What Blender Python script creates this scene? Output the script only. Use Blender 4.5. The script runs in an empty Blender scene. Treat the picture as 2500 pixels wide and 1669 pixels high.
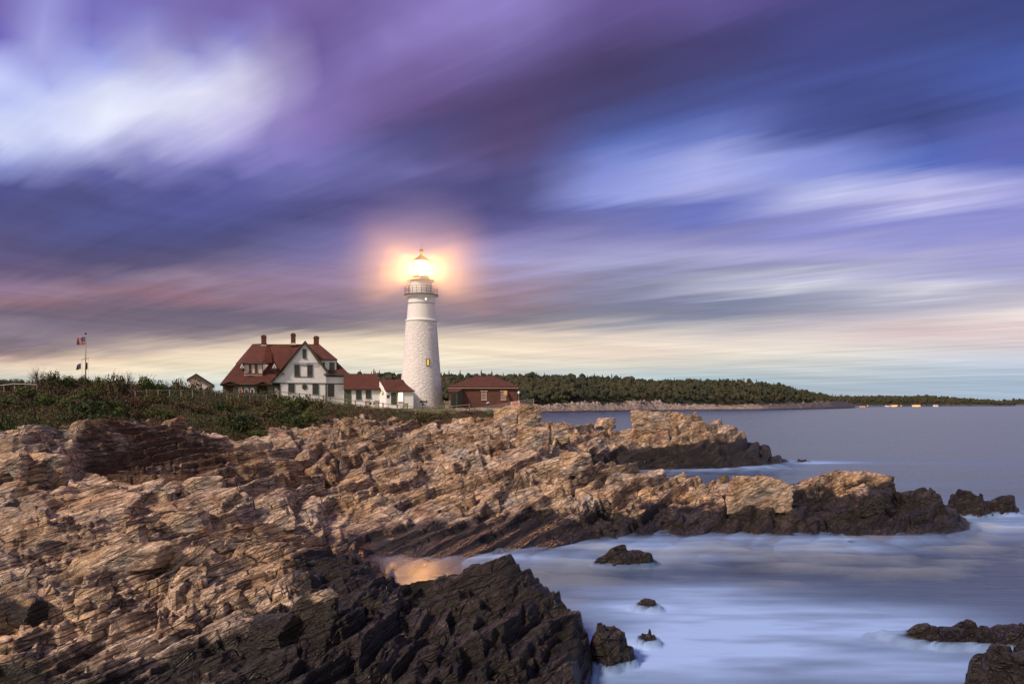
import bpy, math, random
import numpy as np
from mathutils import Vector, Matrix
R = math.radians
sc = bpy.context.scene
COL = sc.collection
rng = np.random.default_rng(7)
random.seed(7)
# ------------------------------------------------------------------ camera
CAMH, F, CX, HY = 8.0, 1750.0, 1250.0, 987.0
cam = bpy.data.cameras.new('camera'); co = bpy.data.objects.new('camera', cam); COL.objects.link(co)
co.location = (0, 0, CAMH); co.rotation_euler = (R(90), 0, 0)
cam.sensor_width = 36; cam.lens = F / 2500 * 36; cam.shift_y = (HY - 834.5) / 2500
cam.clip_start = 0.1; cam.clip_end = 80000
sc.camera = co
sc.view_settings.view_transform = 'Standard'; sc.view_settings.look = 'None'
sc.view_settings.exposure = 0; sc.view_settings.gamma = 1
sc.cycles.use_denoising = True
try: sc.cycles.denoiser = 'OPENIMAGEDENOISE'
except Exception: pass
sc.cycles.max_bounces = 6; sc.cycles.diffuse_bounces = 3; sc.cycles.glossy_bounces = 3
sc.cycles.transmission_bounces = 4; sc.cycles.transparent_max_bounces = 12; sc.cycles.volume_bounces = 0
sc.cycles.sample_clamp_indirect = 6

# ------------------------------------------------------------------ world: dusk cloud deck
SKY = {   # px column -> (py, r, g, b) as seen, sRGB
0: "0 118 104 178,50 112 104 184,85 140 144 212,130 196 202 245,200 192 200 245,250 178 188 240,320 220 226 250,380 190 198 245,415 120 128 195,450 82 86 146,500 78 80 130,570 90 90 138,640 97 87 122,690 140 115 145,720 152 126 142,742 138 106 116,770 112 102 122,800 142 127 142,840 124 112 124,868 152 128 128,888 232 205 182,912 230 218 196,940 200 212 212",
250: "0 118 108 185,60 115 110 185,100 140 145 215,150 165 172 232,200 215 220 250,280 236 240 254,350 222 226 252,400 172 172 230,432 100 102 168,480 78 80 130,540 85 90 145,600 80 78 120,660 95 85 115,690 150 130 152,725 150 112 126,760 105 98 118,800 130 115 130,835 125 115 130,858 220 194 172,882 252 228 196,912 230 215 190,940 198 205 204",
500: "0 114 98 165,60 120 105 172,105 115 108 180,145 150 152 222,200 222 224 250,270 236 236 252,335 205 200 242,390 145 140 208,435 84 86 146,520 86 90 152,580 78 78 125,640 95 90 125,680 152 132 156,720 144 112 126,760 105 98 118,800 120 110 125,830 150 135 140,850 228 206 185,870 248 228 198,900 236 226 202,940 198 206 206",
750: "0 124 104 168,80 112 95 156,160 114 97 160,230 130 114 178,300 138 120 186,360 118 112 178,430 124 122 186,480 88 88 144,540 82 82 132,600 110 110 165,660 145 125 160,720 150 125 145,760 125 110 130,803 120 112 125,826 238 216 190,860 248 232 206,900 226 221 201,940 190 205 211",
1000: "0 128 112 178,80 144 128 194,160 120 102 162,230 110 90 145,300 88 76 122,370 84 84 138,430 118 112 172,480 82 78 128,540 120 105 160,600 155 135 180,660 165 140 165,720 150 130 150,785 125 115 130,818 238 217 192,850 252 236 206,900 236 226 206,940 190 205 210",
1250: "0 144 132 200,80 136 120 186,150 110 98 156,220 90 76 124,300 82 70 112,360 90 74 114,420 86 80 128,480 78 78 128,540 84 82 134,580 128 122 178,640 168 162 206,690 162 142 166,740 150 125 135,786 128 124 135,815 238 217 196,850 247 227 201,890 226 216 201,935 178 196 202",
1500: "0 105 90 150,80 99 84 143,150 77 67 109,220 74 67 109,290 72 76 128,350 85 106 178,400 118 134 208,450 156 166 230,480 135 146 216,520 98 104 166,570 138 133 184,620 168 168 208,660 152 152 192,700 140 140 170,750 124 125 150,792 148 148 158,820 238 222 206,860 237 216 200,890 222 217 202,935 178 200 211",
1750: "0 106 92 156,80 90 82 140,150 71 67 114,200 70 75 126,270 80 91 157,330 94 110 182,380 148 158 228,430 208 208 244,468 118 124 196,520 104 115 187,570 126 126 182,620 172 172 212,660 140 140 180,690 200 200 218,730 128 134 165,785 130 135 155,812 228 217 211,850 237 222 206,890 206 206 201,935 168 195 211",
2000: "0 86 78 140,80 71 75 135,150 70 75 136,220 79 89 157,300 71 79 139,340 80 96 167,378 142 154 223,410 165 170 232,440 98 120 196,470 196 200 238,505 166 166 222,550 124 130 196,600 172 168 216,650 155 155 195,690 219 219 228,720 160 165 190,775 150 150 170,803 228 212 211,850 232 222 211,900 200 205 206,940 172 186 198",
2250: "0 70 75 130,80 67 74 130,150 72 86 152,200 79 92 164,280 64 74 129,330 75 86 152,370 90 111 188,408 90 112 193,440 184 184 233,470 232 229 251,510 172 172 228,560 118 124 196,610 184 179 218,660 160 160 205,710 219 218 227,740 165 165 190,780 212 202 206,820 217 192 196,850 222 217 216,900 190 201 211,940 166 182 198",
2500: "0 65 72 130,80 67 78 138,150 75 93 168,200 81 101 178,260 69 81 145,310 113 118 194,350 95 101 178,400 94 110 188,440 154 154 219,480 184 184 233,530 108 114 191,580 188 183 228,620 150 150 210,680 171 171 206,730 191 186 201,770 243 232 226,820 227 202 201,860 217 216 226,900 186 201 221,940 164 180 200"}
kx = sorted(SKY)
tab = {}
for k in kx:
    rows = np.array([[float(v) for v in r.split()] for r in SKY[k].split(',')])
    tab[k] = rows
def srgb2lin(c):
    c = np.asarray(c, float)
    return np.where(c <= .04045, c / 12.92, ((c + .055) / 1.055) ** 2.4)
def colat(k, py):
    r = tab[k]
    return np.array([np.interp(py, r[:, 0], r[:, i]) for i in (1, 2, 3)])
VPX = -900.
def skycol(px, py):
    px = min(max(px, 0), 2500)
    i = min(int(px // 250), 9); a, b = kx[i], kx[i + 1]
    w = (px - a) / 250.
    d = HY - py
    pa = HY - d * (a - VPX) / (px - VPX); pb = HY - d * (b - VPX) / (px - VPX)
    k = min(max((1 - py / 900.), 0), 1)          # streaks level out towards the horizon
    pa = py + (pa - py) * k; pb = py + (pb - py) * k
    w = w * w * (3 - 2 * w) * .5 + w * .5
    return srgb2lin(((1 - w) * colat(a, pa) + w * colat(b, pb)) / 255.)
world = bpy.data.worlds.new("World"); sc.world = world; world.use_nodes = True
def build_world():
    nt = world.node_tree; N = nt.nodes; L = nt.links; N.clear()
    def m(op, a, b=None, c=None, clamp=False):
        n = N.new('ShaderNodeMath'); n.operation = op; n.use_clamp = clamp
        for i, v in enumerate((a, b, c)):
            if v is None: continue
            if isinstance(v, (int, float)): n.inputs[i].default_value = v
            else: L.new(v, n.inputs[i])
        return n.outputs[0]
    tc = N.new('ShaderNodeTexCoord'); sp = N.new('ShaderNodeSeparateXYZ'); L.new(tc.outputs['Generated'], sp.inputs[0])
    x, y, z = sp.outputs
    hor = m('SQRT', m('ADD', m('ADD', m('MULTIPLY', x, x), m('MULTIPLY', y, y)), 1e-6))
    sinaz = m('DIVIDE', x, hor)
    az = m('ARCSINE', sinaz)
    te = m('DIVIDE', m('MAXIMUM', z, 0.0), hor)
    # position on a cloud deck overhead, turned so that the wind runs along one axis
    zz = m('ADD', m('MAXIMUM', z, 0.0), 0.035)
    cx_ = m('DIVIDE', x, zz); cy_ = m('DIVIDE', y, zz)
    wa = math.atan2((VPX - CX) / F, 1.0); s_, c_ = math.sin(wa), math.cos(wa)
    al = m('ADD', m('MULTIPLY', cx_, s_), m('MULTIPLY', cy_, c_))
    ac = m('SUBTRACT', m('MULTIPLY', cx_, c_), m('MULTIPLY', cy_, s_))
    def streak(fa, fc, seed, det=3.0, dist=0.0):
        cb = N.new('ShaderNodeCombineXYZ')
        L.new(m('MULTIPLY', al, fa), cb.inputs[0]); L.new(m('MULTIPLY', ac, fc), cb.inputs[1]); cb.inputs[2].default_value = seed
        n = N.new('ShaderNodeTexNoise'); n.inputs['Scale'].default_value = 1.0; n.inputs['Detail'].default_value = det
        n.inputs['Roughness'].default_value = 0.55; n.inputs['Distortion'].default_value = dist
        L.new(cb.outputs[0], n.inputs['Vector']); return m('SUBTRACT', n.outputs['Fac'], 0.5)
    n1 = streak(.35, 1.6, 3.1); n2 = streak(.6, 5.0, 9.7, 4.0); n3 = streak(.9, 2.6, 21.3, 3.0, .4); n4 = streak(1.1, 14.0, 5.5, 3.0)
    fadew = m('MULTIPLY', te, 1.0)
    wv = m('ADD', m('MULTIPLY', n1, 0.09), m('ADD', m('MULTIPLY', n2, 0.07), m('MULTIPLY', n3, 0.04)))
    amp = m('ADD', 0.12, m('MULTIPLY', fadew, 2.0))
    te2 = m('ADD', te, m('MULTIPLY', wv, m('MINIMUM', amp, 1.0)))
    az2 = m('ADD', az, m('MULTIPLY', n3, 0.10))
    fac = m('POWER', m('DIVIDE', m('MAXIMUM', te2, 0.0), 0.60, clamp=True), 0.6)
    A0, A1, NC = R(-36.), R(36.), 26
    prev = None
    for k in range(NC):
        a = A0 + (A1 - A0) * k / (NC - 1)
        rp = N.new('ShaderNodeValToRGB'); rp.color_ramp.interpolation = 'LINEAR'
        el = rp.color_ramp.elements
        px = CX + F * math.tan(a)
        for i in range(1, 29): el.new(i / 29.)
        for i in range(30):
            p = i / 29.
            t = 0.60 * p ** (1 / 0.6)
            v = t / math.cos(a)
            c = skycol(px, max(HY - F * v, 0.))
            el[i].position = p; el[i].color = (*c, 1)
        L.new(fac, rp.inputs[0])
        if prev is None: prev = rp.outputs[0]
        else:
            mr = N.new('ShaderNodeMapRange'); mr.interpolation_type = 'LINEAR'
            mr.inputs[1].default_value = A0 + (A1 - A0) * (k - 1) / (NC - 1); mr.inputs[2].default_value = a
            L.new(az2, mr.inputs[0])
            mx = N.new('ShaderNodeMix'); mx.data_type = 'RGBA'
            L.new(mr.outputs[0], mx.inputs[0]); L.new(prev, mx.inputs[6]); L.new(rp.outputs[0], mx.inputs[7])
            prev = mx.outputs[2]
    cb5 = N.new('ShaderNodeCombineXYZ'); L.new(m('MULTIPLY', az, 2.2), cb5.inputs[0]); L.new(m('MULTIPLY_ADD', te, 62.0, m('MULTIPLY', az, 4.0)), cb5.inputs[1])
    n5n = N.new('ShaderNodeTexNoise'); n5n.inputs['Scale'].default_value = 1.; n5n.inputs['Detail'].default_value = 5.; n5n.inputs['Roughness'].default_value = .6; L.new(cb5.outputs[0], n5n.inputs['Vector'])
    low = m('MULTIPLY', m('SUBTRACT', n5n.outputs['Fac'], .5), m('MULTIPLY_ADD', te, -2.6, .85, clamp=True))
    # fine streaks of brightness
    br = m('ADD', 1.0, m('ADD', m('MULTIPLY', n2, 0.26), m('ADD', m('MULTIPLY', n4, 0.18), m('MULTIPLY', n1, 0.2))))
    br = m('ADD', br, m('MULTIPLY', low, 1.0))
    vm = N.new('ShaderNodeVectorMath'); vm.operation = 'SCALE'; L.new(prev, vm.inputs[0]); L.new(br, vm.inputs['Scale'])
    # the sky behind the camera, never in view, is a paler neutral fill for the walls
    back = m('MULTIPLY', m('MULTIPLY_ADD', y, -1.6, -0.1, clamp=True), 1.0)
    mx = N.new('ShaderNodeMix'); mx.data_type = 'RGBA'; L.new(back, mx.inputs[0]); L.new(vm.outputs[0], mx.inputs[6])
    mx.inputs[7].default_value = (.60, .54, .52, 1)
    bg = N.new('ShaderNodeBackground'); bg.inputs['Strength'].default_value = 1.0
    L.new(mx.outputs[2], bg.inputs[0])
    out = N.new('ShaderNodeOutputWorld'); L.new(bg.outputs[0], out.inputs[0])
build_world()
world.cycles.sampling_method = 'MANUAL'; world.cycles.sample_map_resolution = 1024
# ------------------------------------------------------------------ low warm glow of the dusk from behind the camera, left
sun = bpy.data.lights.new('sun', 'SUN'); so = bpy.data.objects.new('sun', sun); COL.objects.link(so)
sun.energy = 4.8; sun.angle = R(9); sun.color = (1.0, .78, .60)
sd = Vector((0.62, 0.50, -0.70)); so.rotation_euler = sd.to_track_quat('-Z', 'Y').to_euler()

# ------------------------------------------------------------------ helpers
def wpt(px, py, Y): return Vector(((px - CX) / F * Y, Y, CAMH - (py - HY) / F * Y))
def link(o): COL.objects.link(o); return o
def tag(o, label=None, cat=None, group=None, kind=None):
    if label: o['label'] = label
    if cat: o['category'] = cat
    if group: o['group'] = group
    if kind: o['kind'] = kind
    return o
def empty(name, loc, rz=0., label=None, cat=None, group=None):
    o = link(bpy.data.objects.new(name, None)); o.location = loc; o.rotation_euler = (0, 0, rz); o.empty_display_size = .2
    return tag(o, label, cat, group)
def mkmesh(name, V, Fc, mats, parent=None, smooth=False, midx=None):
    me = bpy.data.meshes.new(name)
    V = np.asarray(V, np.float32)
    if isinstance(Fc, np.ndarray):
        k = Fc.shape[1]; n = len(Fc)
        me.vertices.add(len(V)); me.vertices.foreach_set('co', V.ravel())
        me.loops.add(n * k); me.loops.foreach_set('vertex_index', Fc.astype(np.int32).ravel())
        me.polygons.add(n); me.polygons.foreach_set('loop_start', np.arange(0, n * k, k, dtype=np.int32))
    else:
        me.from_pydata([tuple(v) for v in V.tolist()], [], Fc)
    me.update(calc_edges=True)
    if not isinstance(mats, (list, tuple)): mats = [mats]
    for m_ in mats: me.materials.append(m_)
    if midx is not None: me.polygons.foreach_set('material_index', np.asarray(midx, np.int32))
    me.polygons.foreach_set('use_smooth', [smooth] * len(me.polygons))
    o = link(bpy.data.objects.new(name, me))
    if parent: o.parent = parent
    return o
class MB:
    def __init__(s): s.v = []; s.f = []
    def add(s, V, Fs):
        b = len(s.v); s.v += [tuple(p) for p in V]; s.f += [tuple(b + i for i in f) for f in Fs]; return s
    def box(s, x0, x1, y0, y1, z0, z1):
        V = [(x0, y0, z0), (x1, y0, z0), (x1, y1, z0), (x0, y1, z0), (x0, y0, z1), (x1, y0, z1), (x1, y1, z1), (x0, y1, z1)]
        return s.add(V, [(0, 3, 2, 1), (4, 5, 6, 7), (0, 1, 5, 4), (1, 2, 6, 5), (2, 3, 7, 6), (3, 0, 4, 7)])
    def hexa(s, P):   # 8 points, 4 bottom 4 top
        return s.add(P, [(0, 3, 2, 1), (4, 5, 6, 7), (0, 1, 5, 4), (1, 2, 6, 5), (2, 3, 7, 6), (3, 0, 4, 7)])
    def prism(s, poly, off):   # poly: 3-D points; off: thickness vector
        n = len(poly); P = [Vector(p) for p in poly]; Q = [p + Vector(off) for p in P]
        return s.add(P + Q, [tuple(range(n))[::-1], tuple(range(n, 2 * n))] + [(i, (i + 1) % n, n + (i + 1) % n, n + i) for i in range(n)])
    def tube(s, pts, r, n=8, r2=None, cap=True):
        pts = [Vector(p) for p in pts]; rings = []
        for i, p in enumerate(pts):
            d = (pts[min(i + 1, len(pts) - 1)] - pts[max(i - 1, 0)]).normalized()
            a = d.orthogonal().normalized() if abs(d.z) > .9 else d.cross(Vector((0, 0, 1))).normalized()
            b = d.cross(a).normalized(); rr = r if r2 is None else r + (r2 - r) * i / (len(pts) - 1)
            rings.append([p + a * rr * math.cos(2 * math.pi * k / n) + b * rr * math.sin(2 * math.pi * k / n) for k in range(n)])
        V = [q for g in rings for q in g]; Fs = []
        for i in range(len(rings) - 1):
            for k in range(n): Fs.append((i * n + k, i * n + (k + 1) % n, (i + 1) * n + (k + 1) % n, (i + 1) * n + k))
        if cap: Fs += [tuple(range(n))[::-1], tuple((len(rings) - 1) * n + k for k in range(n))]
        return s.add(V, Fs)
    def lathe(s, prof, n=48, cx=0, cy=0, cap=True):
        V = [(cx + r * math.cos(2 * math.pi * k / n), cy + r * math.sin(2 * math.pi * k / n), z) for r, z in prof for k in range(n)]
        Fs = [(i * n + k, i * n + (k + 1) % n, (i + 1) * n + (k + 1) % n, (i + 1) * n + k) for i in range(len(prof) - 1) for k in range(n)]
        if cap: Fs += [tuple(range(n))[::-1], tuple((len(prof) - 1) * n + k for k in range(n))]
        return s.add(V, Fs)
    def build(s, name, mat, parent=None, smooth=False):
        return mkmesh(name, s.v, s.f, mat, parent, smooth)
def copy_tree(o, parent=None):
    c = o.copy(); COL.objects.link(c); c.parent = parent
    for ch in [q for q in bpy.data.objects if q.parent == o]: copy_tree(ch, c)
    return c
# ------------------------------------------------------------------ numpy noise
def hsh(ix, iy, seed):
    h = (ix.astype(np.int64) * 374761393 + iy.astype(np.int64) * 668265263 + seed * 1442695041) & 0xffffffff
    h = ((h ^ (h >> 13)) * 1274126177) & 0xffffffff
    h = ((h ^ (h >> 16)) * 2246822519) & 0xffffffff
    return ((h ^ (h >> 15)) & 0xffffff) / float(0x1000000)
def noise(x, y, seed=0):
    ix = np.floor(x); iy = np.floor(y); fx = x - ix; fy = y - iy
    ux = fx * fx * fx * (fx * (fx * 6 - 15) + 10); uy = fy * fy * fy * (fy * (fy * 6 - 15) + 10)
    def g(dx, dy):
        a = hsh(ix + dx, iy + dy, seed) * 2 * np.pi
        return np.cos(a) * (fx - dx) + np.sin(a) * (fy - dy)
    n = (g(0, 0) * (1 - ux) + g(1, 0) * ux) * (1 - uy) + (g(0, 1) * (1 - ux) + g(1, 1) * ux) * uy
    return n * 1.5
def fbm(x, y, o=4, seed=0, p=.5):
    s = 0; a = 1.
    for i in range(o): s = s + a * noise(x * 2 ** i, y * 2 ** i, seed + 17 * i); a *= p
    return s
def vor(x, y, seed=0):
    """nearest and second nearest cell of a jittered grid: distance, cell id and offset of each"""
    ix = np.floor(x); iy = np.floor(y); z = np.zeros(x.shape)
    F1 = np.full(x.shape, 9.); F2 = F1.copy(); A = [z.copy() for _ in range(4)]; B = [z.copy() for _ in range(4)]
    for dx in (-1, 0, 1):
        for dy in (-1, 0, 1):
            jx = ix + dx; jy = iy + dy
            ex = jx + hsh(jx, jy, seed) - x; ey = jy + hsh(jx, jy, seed + 1) - y
            d = np.maximum(np.abs(ex), np.abs(ey)) * .6 + np.sqrt(ex * ex + ey * ey) * .4
            c = d < F1; c2 = (~c) & (d < F2)
            F2 = np.where(c, F1, np.where(c2, d, F2))
            for k, v in enumerate((jx, jy, ex, ey)):
                B[k] = np.where(c, A[k], np.where(c2, v, B[k])); A[k] = np.where(c, v, A[k])
            F1 = np.where(c, d, F1)
    return F1, F2, A, B
def sst(a, b, x):
    t = np.clip((x - a) / (b - a), 0, 1); return t * t * (3 - 2 * t)
# ------------------------------------------------------------------ materials
def mat(name, build=None, col=(.5, .5, .5), rough=.7, metal=0., emit=None, estr=0.):
    m = bpy.data.materials.new(name); m.use_nodes = True; nt = m.node_tree
    b = nt.nodes['Principled BSDF']; b.inputs['Base Color'].default_value = (*col, 1); b.inputs['Roughness'].default_value = rough
    b.inputs['Metallic'].default_value = metal
    if emit: b.inputs['Emission Color'].default_value = (*emit, 1); b.inputs['Emission Strength'].default_value = estr
    if build: build(NT(nt, b))
    return m
class NT:
    def __init__(s, nt, b): s.nt = nt; s.b = b; s.N = nt.nodes; s.L = nt.links
    def inp(s, sock, v):
        if isinstance(v, bpy.types.NodeSocket): s.L.new(v, sock)
        else: sock.default_value = v
    def m(s, op, a, b=None, c=None, clamp=False):
        n = s.N.new('ShaderNodeMath'); n.operation = op; n.use_clamp = clamp
        for i, v in enumerate((a, b, c)):
            if v is not None: s.inp(n.inputs[i], v)
        return n.outputs[0]
    def pos(s): 
        return s.N.new('ShaderNodeNewGeometry').outputs['Position']
    def obj(s): return s.N.new('ShaderNodeTexCoord').outputs['Object']
    def sep(s, v):
        n = s.N.new('ShaderNodeSeparateXYZ'); s.L.new(v, n.inputs[0]); return n.outputs
    def comb(s, x, y, z):
        n = s.N.new('ShaderNodeCombineXYZ')
        for i, v in enumerate((x, y, z)): s.inp(n.inputs[i], v)
        return n.outputs[0]
    def scale(s, v, sc_):
        n = s.N.new('ShaderNodeVectorMath'); n.operation = 'MULTIPLY'; s.L.new(v, n.inputs[0]); n.inputs[1].default_value = sc_; return n.outputs[0]
    def dot(s, v, w):
        n = s.N.new('ShaderNodeVectorMath'); n.operation = 'DOT_PRODUCT'; s.L.new(v, n.inputs[0]); n.inputs[1].default_value = w; return n.outputs['Value']
    def noise(s, v, sc_=1., det=4., ro=.55, dist=0.):
        n = s.N.new('ShaderNodeTexNoise'); s.L.new(v, n.inputs['Vector'])
        n.inputs['Scale'].default_value = sc_; n.inputs['Detail'].default_value = det; n.inputs['Roughness'].default_value = ro; n.inputs['Distortion'].default_value = dist
        return n.outputs['Fac']
    def vor(s, v, sc_=1., feat='DISTANCE_TO_EDGE', out='Distance', rnd=1.):
        n = s.N.new('ShaderNodeTexVoronoi'); n.feature = feat; s.L.new(v, n.inputs['Vector']); n.inputs['Scale'].default_value = sc_; n.inputs['Randomness'].default_value = rnd
        return n.outputs[out]
    def ramp(s, f, stops):
        n = s.N.new('ShaderNodeValToRGB'); e = n.color_ramp.elements
        for i, (p, c) in enumerate(stops):
            q = e[i] if i < 2 else e.new(p)
            q.position = p; q.color = (*c, 1) if len(c) == 3 else c
        s.L.new(f, n.inputs[0]); return n.outputs[0]
    def rng(s, f, a, b, c=0., d=1.):
        n = s.N.new('ShaderNodeMapRange'); s.inp(n.inputs[0], f)
        for i, v in enumerate((a, b, c, d)): n.inputs[i + 1].default_value = v
        return n.outputs[0]
    def mix(s, f, a, b, mode='MIX'):
        n = s.N.new('ShaderNodeMix'); n.data_type = 'RGBA'; n.blend_type = mode
        s.inp(n.inputs[0], f)
        s.inp(n.inputs[6], a if isinstance(a, bpy.types.NodeSocket) else (*a, 1)); s.inp(n.inputs[7], b if isinstance(b, bpy.types.NodeSocket) else (*b, 1))
        return n.outputs[2]
    def attr(s, name):
        n = s.N.new('ShaderNodeAttribute'); n.attribute_name = name; return n.outputs['Fac']
    def bump(s, h, st=.5, d=.1):
        n = s.N.new('ShaderNodeBump'); n.inputs['Strength'].default_value = st; n.inputs['Distance'].default_value = d; s.L.new(h, n.inputs['Height'])
        s.L.new(n.outputs[0], s.b.inputs['Normal']); return n.outputs[0]
    def col(s, c): s.inp(s.b.inputs['Base Color'], c)
    def rough(s, c): s.inp(s.b.inputs['Roughness'], c)
# geology: strike direction in plan, and the slope of the bedding planes
ST = np.array([.22, .9755]); PE = np.array([.9755, -.22])
GR = PE * .45
A3, B3, S3 = (ST[0], ST[1], 0.), (PE[0], PE[1], 0.), (-GR[0], -GR[1], 1.)
def rock_nodes(n, wet, local=False, stain_shade=0., joints=1.):
    P = n.obj() if local else n.pos()
    a, b, s = n.dot(P, A3), n.dot(P, B3), n.dot(P, S3)
    low = n.noise(P, .16, 3.); low2 = n.noise(P, .45, 4., .6)
    w = n.m('MULTIPLY', n.noise(P, .35, 2.), .8)
    bed = n.comb(n.m('MULTIPLY', a, .22), n.m('MULTIPLY', b, 1.1), n.m('MULTIPLY_ADD', s, 4.6, w))
    nb = n.noise(bed, 1.3, 8., .68, .3)
    c0 = n.ramp(low2, [(.30, (.25, .21, .185)), (.40, (.46, .33, .23)), (.47, (.62, .48, .35)), (.54, (.72, .575, .45)), (.61, (.50, .40, .33)), (.67, (.34, .29, .26)), (.78, (.50, .27, .12))])
    c0 = n.mix(n.rng(low, .42, .58), n.mix(1., c0, (.95, .83, .68), 'MULTIPLY'), c0)
    c0 = n.mix(n.rng(n.noise(P, .22, 4., .6), .56, .68, 0., .8), c0, (.14, .11, .09))
    c0 = n.mix(n.rng(n.noise(n.scale(P, (1., .8, 1.3)), .31, 3., .6), .56, .66, 0., .7), c0, (.36, .345, .34))
    rust = n.m('MULTIPLY', n.rng(n.noise(P, .30, 5., .7, .6), .53, .66), n.rng(low, .35, .55))
    c1 = n.mix(n.m('MULTIPLY', rust, .75), c0, (.30, .13, .055))
    if not isinstance(stain_shade, float): c1 = n.mix(n.m('MULTIPLY', stain_shade, n.rng(n.noise(P, .5, 4., .65), .25, .55)), c1, (.115, .055, .032))
    f = n.ramp(nb, [(.30, (.14, .12, .105)), (.42, (.60, .57, .54)), (.52, (1.0, 1.0, 1.0)), (.68, (1.38, 1.35, 1.30))])
    c2 = n.mix(1., c1, f, 'MULTIPLY')
    cr = n.comb(n.m('MULTIPLY', a, .32), n.m('MULTIPLY', b, 1.25), n.m('MULTIPLY_ADD', s, 2.2, w))
    cr2 = n.N.new('ShaderNodeVectorMath'); cr2.operation = 'ADD'; n.L.new(cr, cr2.inputs[0])
    jn = n.noise(P, 1.6, 3.); n.L.new(n.comb(n.m('MULTIPLY', jn, .3), n.m('MULTIPLY', jn, .3), 0.), cr2.inputs[1])
    e1 = n.vor(cr2.outputs[0], 1.0); e2 = n.vor(cr2.outputs[0], 2.7); e3 = n.vor(cr2.outputs[0], 6.5)
    k1 = n.m('MAXIMUM', n.rng(e1, 0., .05), n.rng(n.noise(P, .5, 2.), .54, .60)); k2 = n.rng(e2, 0., .045); k3 = n.rng(e3, 0., .08)
    if joints < 1: k1 = n.m('MAXIMUM', k1, 1. - joints); k2 = n.m('MAXIMUM', k2, 1. - joints); k3 = n.m('MAXIMUM', k3, 1. - joints)
    brk = n.rng(n.noise(P, .9, 3.), .48, .60)      # joints open only in places
    k2b = n.m('MAXIMUM', k2, n.m('SUBTRACT', 1., brk)); k3b = n.m('MAXIMUM', k3, n.rng(n.noise(P, 1.7, 3.), .45, .6))
    crack = n.m('MULTIPLY', n.m('MULTIPLY', k1, n.m('MULTIPLY_ADD', k2b, .75, .25)), n.m('MULTIPLY_ADD', k3b, .30, .70))
    c3 = n.mix(n.rng(crack, 0., 1.), (.045, .032, .026), c2)
    # long traces of the bedding running through joint after joint
    def trace(fa, fb, fs, sc_, wd):
        v = n.comb(n.m('MULTIPLY', a, fa), n.m('MULTIPLY', b, fb), n.m('MULTIPLY_ADD', s, fs, n.m('MULTIPLY', w, .25)))
        return n.rng(n.m('ABSOLUTE', n.m('SUBTRACT', n.noise(v, sc_, 2., .5), .5)), 0., wd)
    tr = n.m('MULTIPLY', trace(.05, .20, 1.3, 1.6, .014), n.m('MULTIPLY_ADD', trace(.09, .4, 3.2, 1.7, .022), .6, .4))
    c3 = n.mix(n.m('MULTIPLY_ADD', tr, .8, .2), (.05, .034, .026), c3)
    crack = n.m('MULTIPLY', crack, n.m('MULTIPLY_ADD', tr, .7, .3))
    # speckle of lichen and grit
    g = n.noise(P, 9., 4., .75)
    c4 = n.mix(1., c3, n.ramp(g, [(.3, (.72, .70, .68)), (.5, (1., 1., 1.)), (.7, (1.18, 1.16, 1.12))]), 'MULTIPLY')
    wetc = n.mix(n.rng(low2, .35, .65), (.022, .019, .0175), (.056, .045, .038))
    wetc = n.mix(1., wetc, f, 'MULTIPLY'); wetc = n.mix(n.m('MULTIPLY_ADD', crack, .8, .2), (.012, .010, .010), wetc)
    wn = n.m('ADD', wet, n.m('MULTIPLY', n.m('SUBTRACT', n.noise(P, .6, 5., .65), .5), 1.8))
    wf = n.rng(wn, .38, .62)
    n.col(n.mix(wf, c4, wetc)); n.rough(n.rng(wf, 0., 1., .85, .40)); n.b.inputs['Specular IOR Level'].default_value = .35
    h = n.m('ADD', n.m('MULTIPLY', nb, .9), n.m('ADD', n.m('MULTIPLY', crack, .55), n.m('MULTIPLY', g, .25)))
    n.bump(h, 1., .22)
M = {}
M['rock'] = mat('rock', lambda n: rock_nodes(n, n.attr('wet'), stain_shade=n.attr('stain_shade')))
M['rock_dry'] = mat('boulder_rock', lambda n: rock_nodes(n, 0., True, joints=.35))
M['rock_wet'] = mat('wet_rock', lambda n: rock_nodes(n, 1.))
M['rock_half'] = mat('tidal_rock', lambda n: rock_nodes(n, n.rng(n.sep(n.pos())[2], 1.6, 3.2, .85, .25), joints=.4))
def soil(n):
    P = n.pos(); a = n.noise(P, .35, 5., .65); b = n.noise(P, 4., 5., .7)
    c = n.ramp(a, [(.35, (.035, .034, .014)), (.48, (.050, .036, .020)), (.58, (.070, .036, .022)), (.68, (.038, .042, .015))])
    n.col(n.mix(1., c, n.ramp(b, [(.3, (.4, .4, .4)), (.5, (1., 1., 1.)), (.7, (1.6, 1.5, 1.3))]), 'MULTIPLY')); n.bump(b, 1., .3)
M['soil'] = mat('soil', soil, rough=.95)
def lawn(n):
    P = n.pos(); a = n.noise(P, .5, 5., .65); b = n.noise(P, 7., 4., .7)
    n.col(n.mix(1., n.ramp(a, [(.35, (.085, .10, .030)), (.65, (.13, .12, .045))]), n.ramp(b, [(.3, (.6, .6, .6)), (.7, (1.4, 1.4, 1.3))]), 'MULTIPLY')); n.bump(b, .8, .1)
M['lawn'] = mat('lawn', lawn, rough=.95)
def leafm(name, c1, c2, c3):
    def f(n):
        P = n.pos(); a = n.noise(P, .8, 3.); b = n.noise(P, 12., 2.)
        n.col(n.mix(n.rng(b, .35, .65), n.mix(n.rng(a, .4, .6), c1, c2), c3)); n.rough(.75); n.b.inputs['Specular IOR Level'].default_value = .2
    return mat(name, f)
M['leaf'] = leafm('leaves_green', (.030, .054, .010), (.048, .072, .014), (.070, .085, .024))
M['leaf_dark'] = leafm('leaves_dark', (.014, .030, .009), (.026, .044, .012), (.042, .054, .018))
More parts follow.
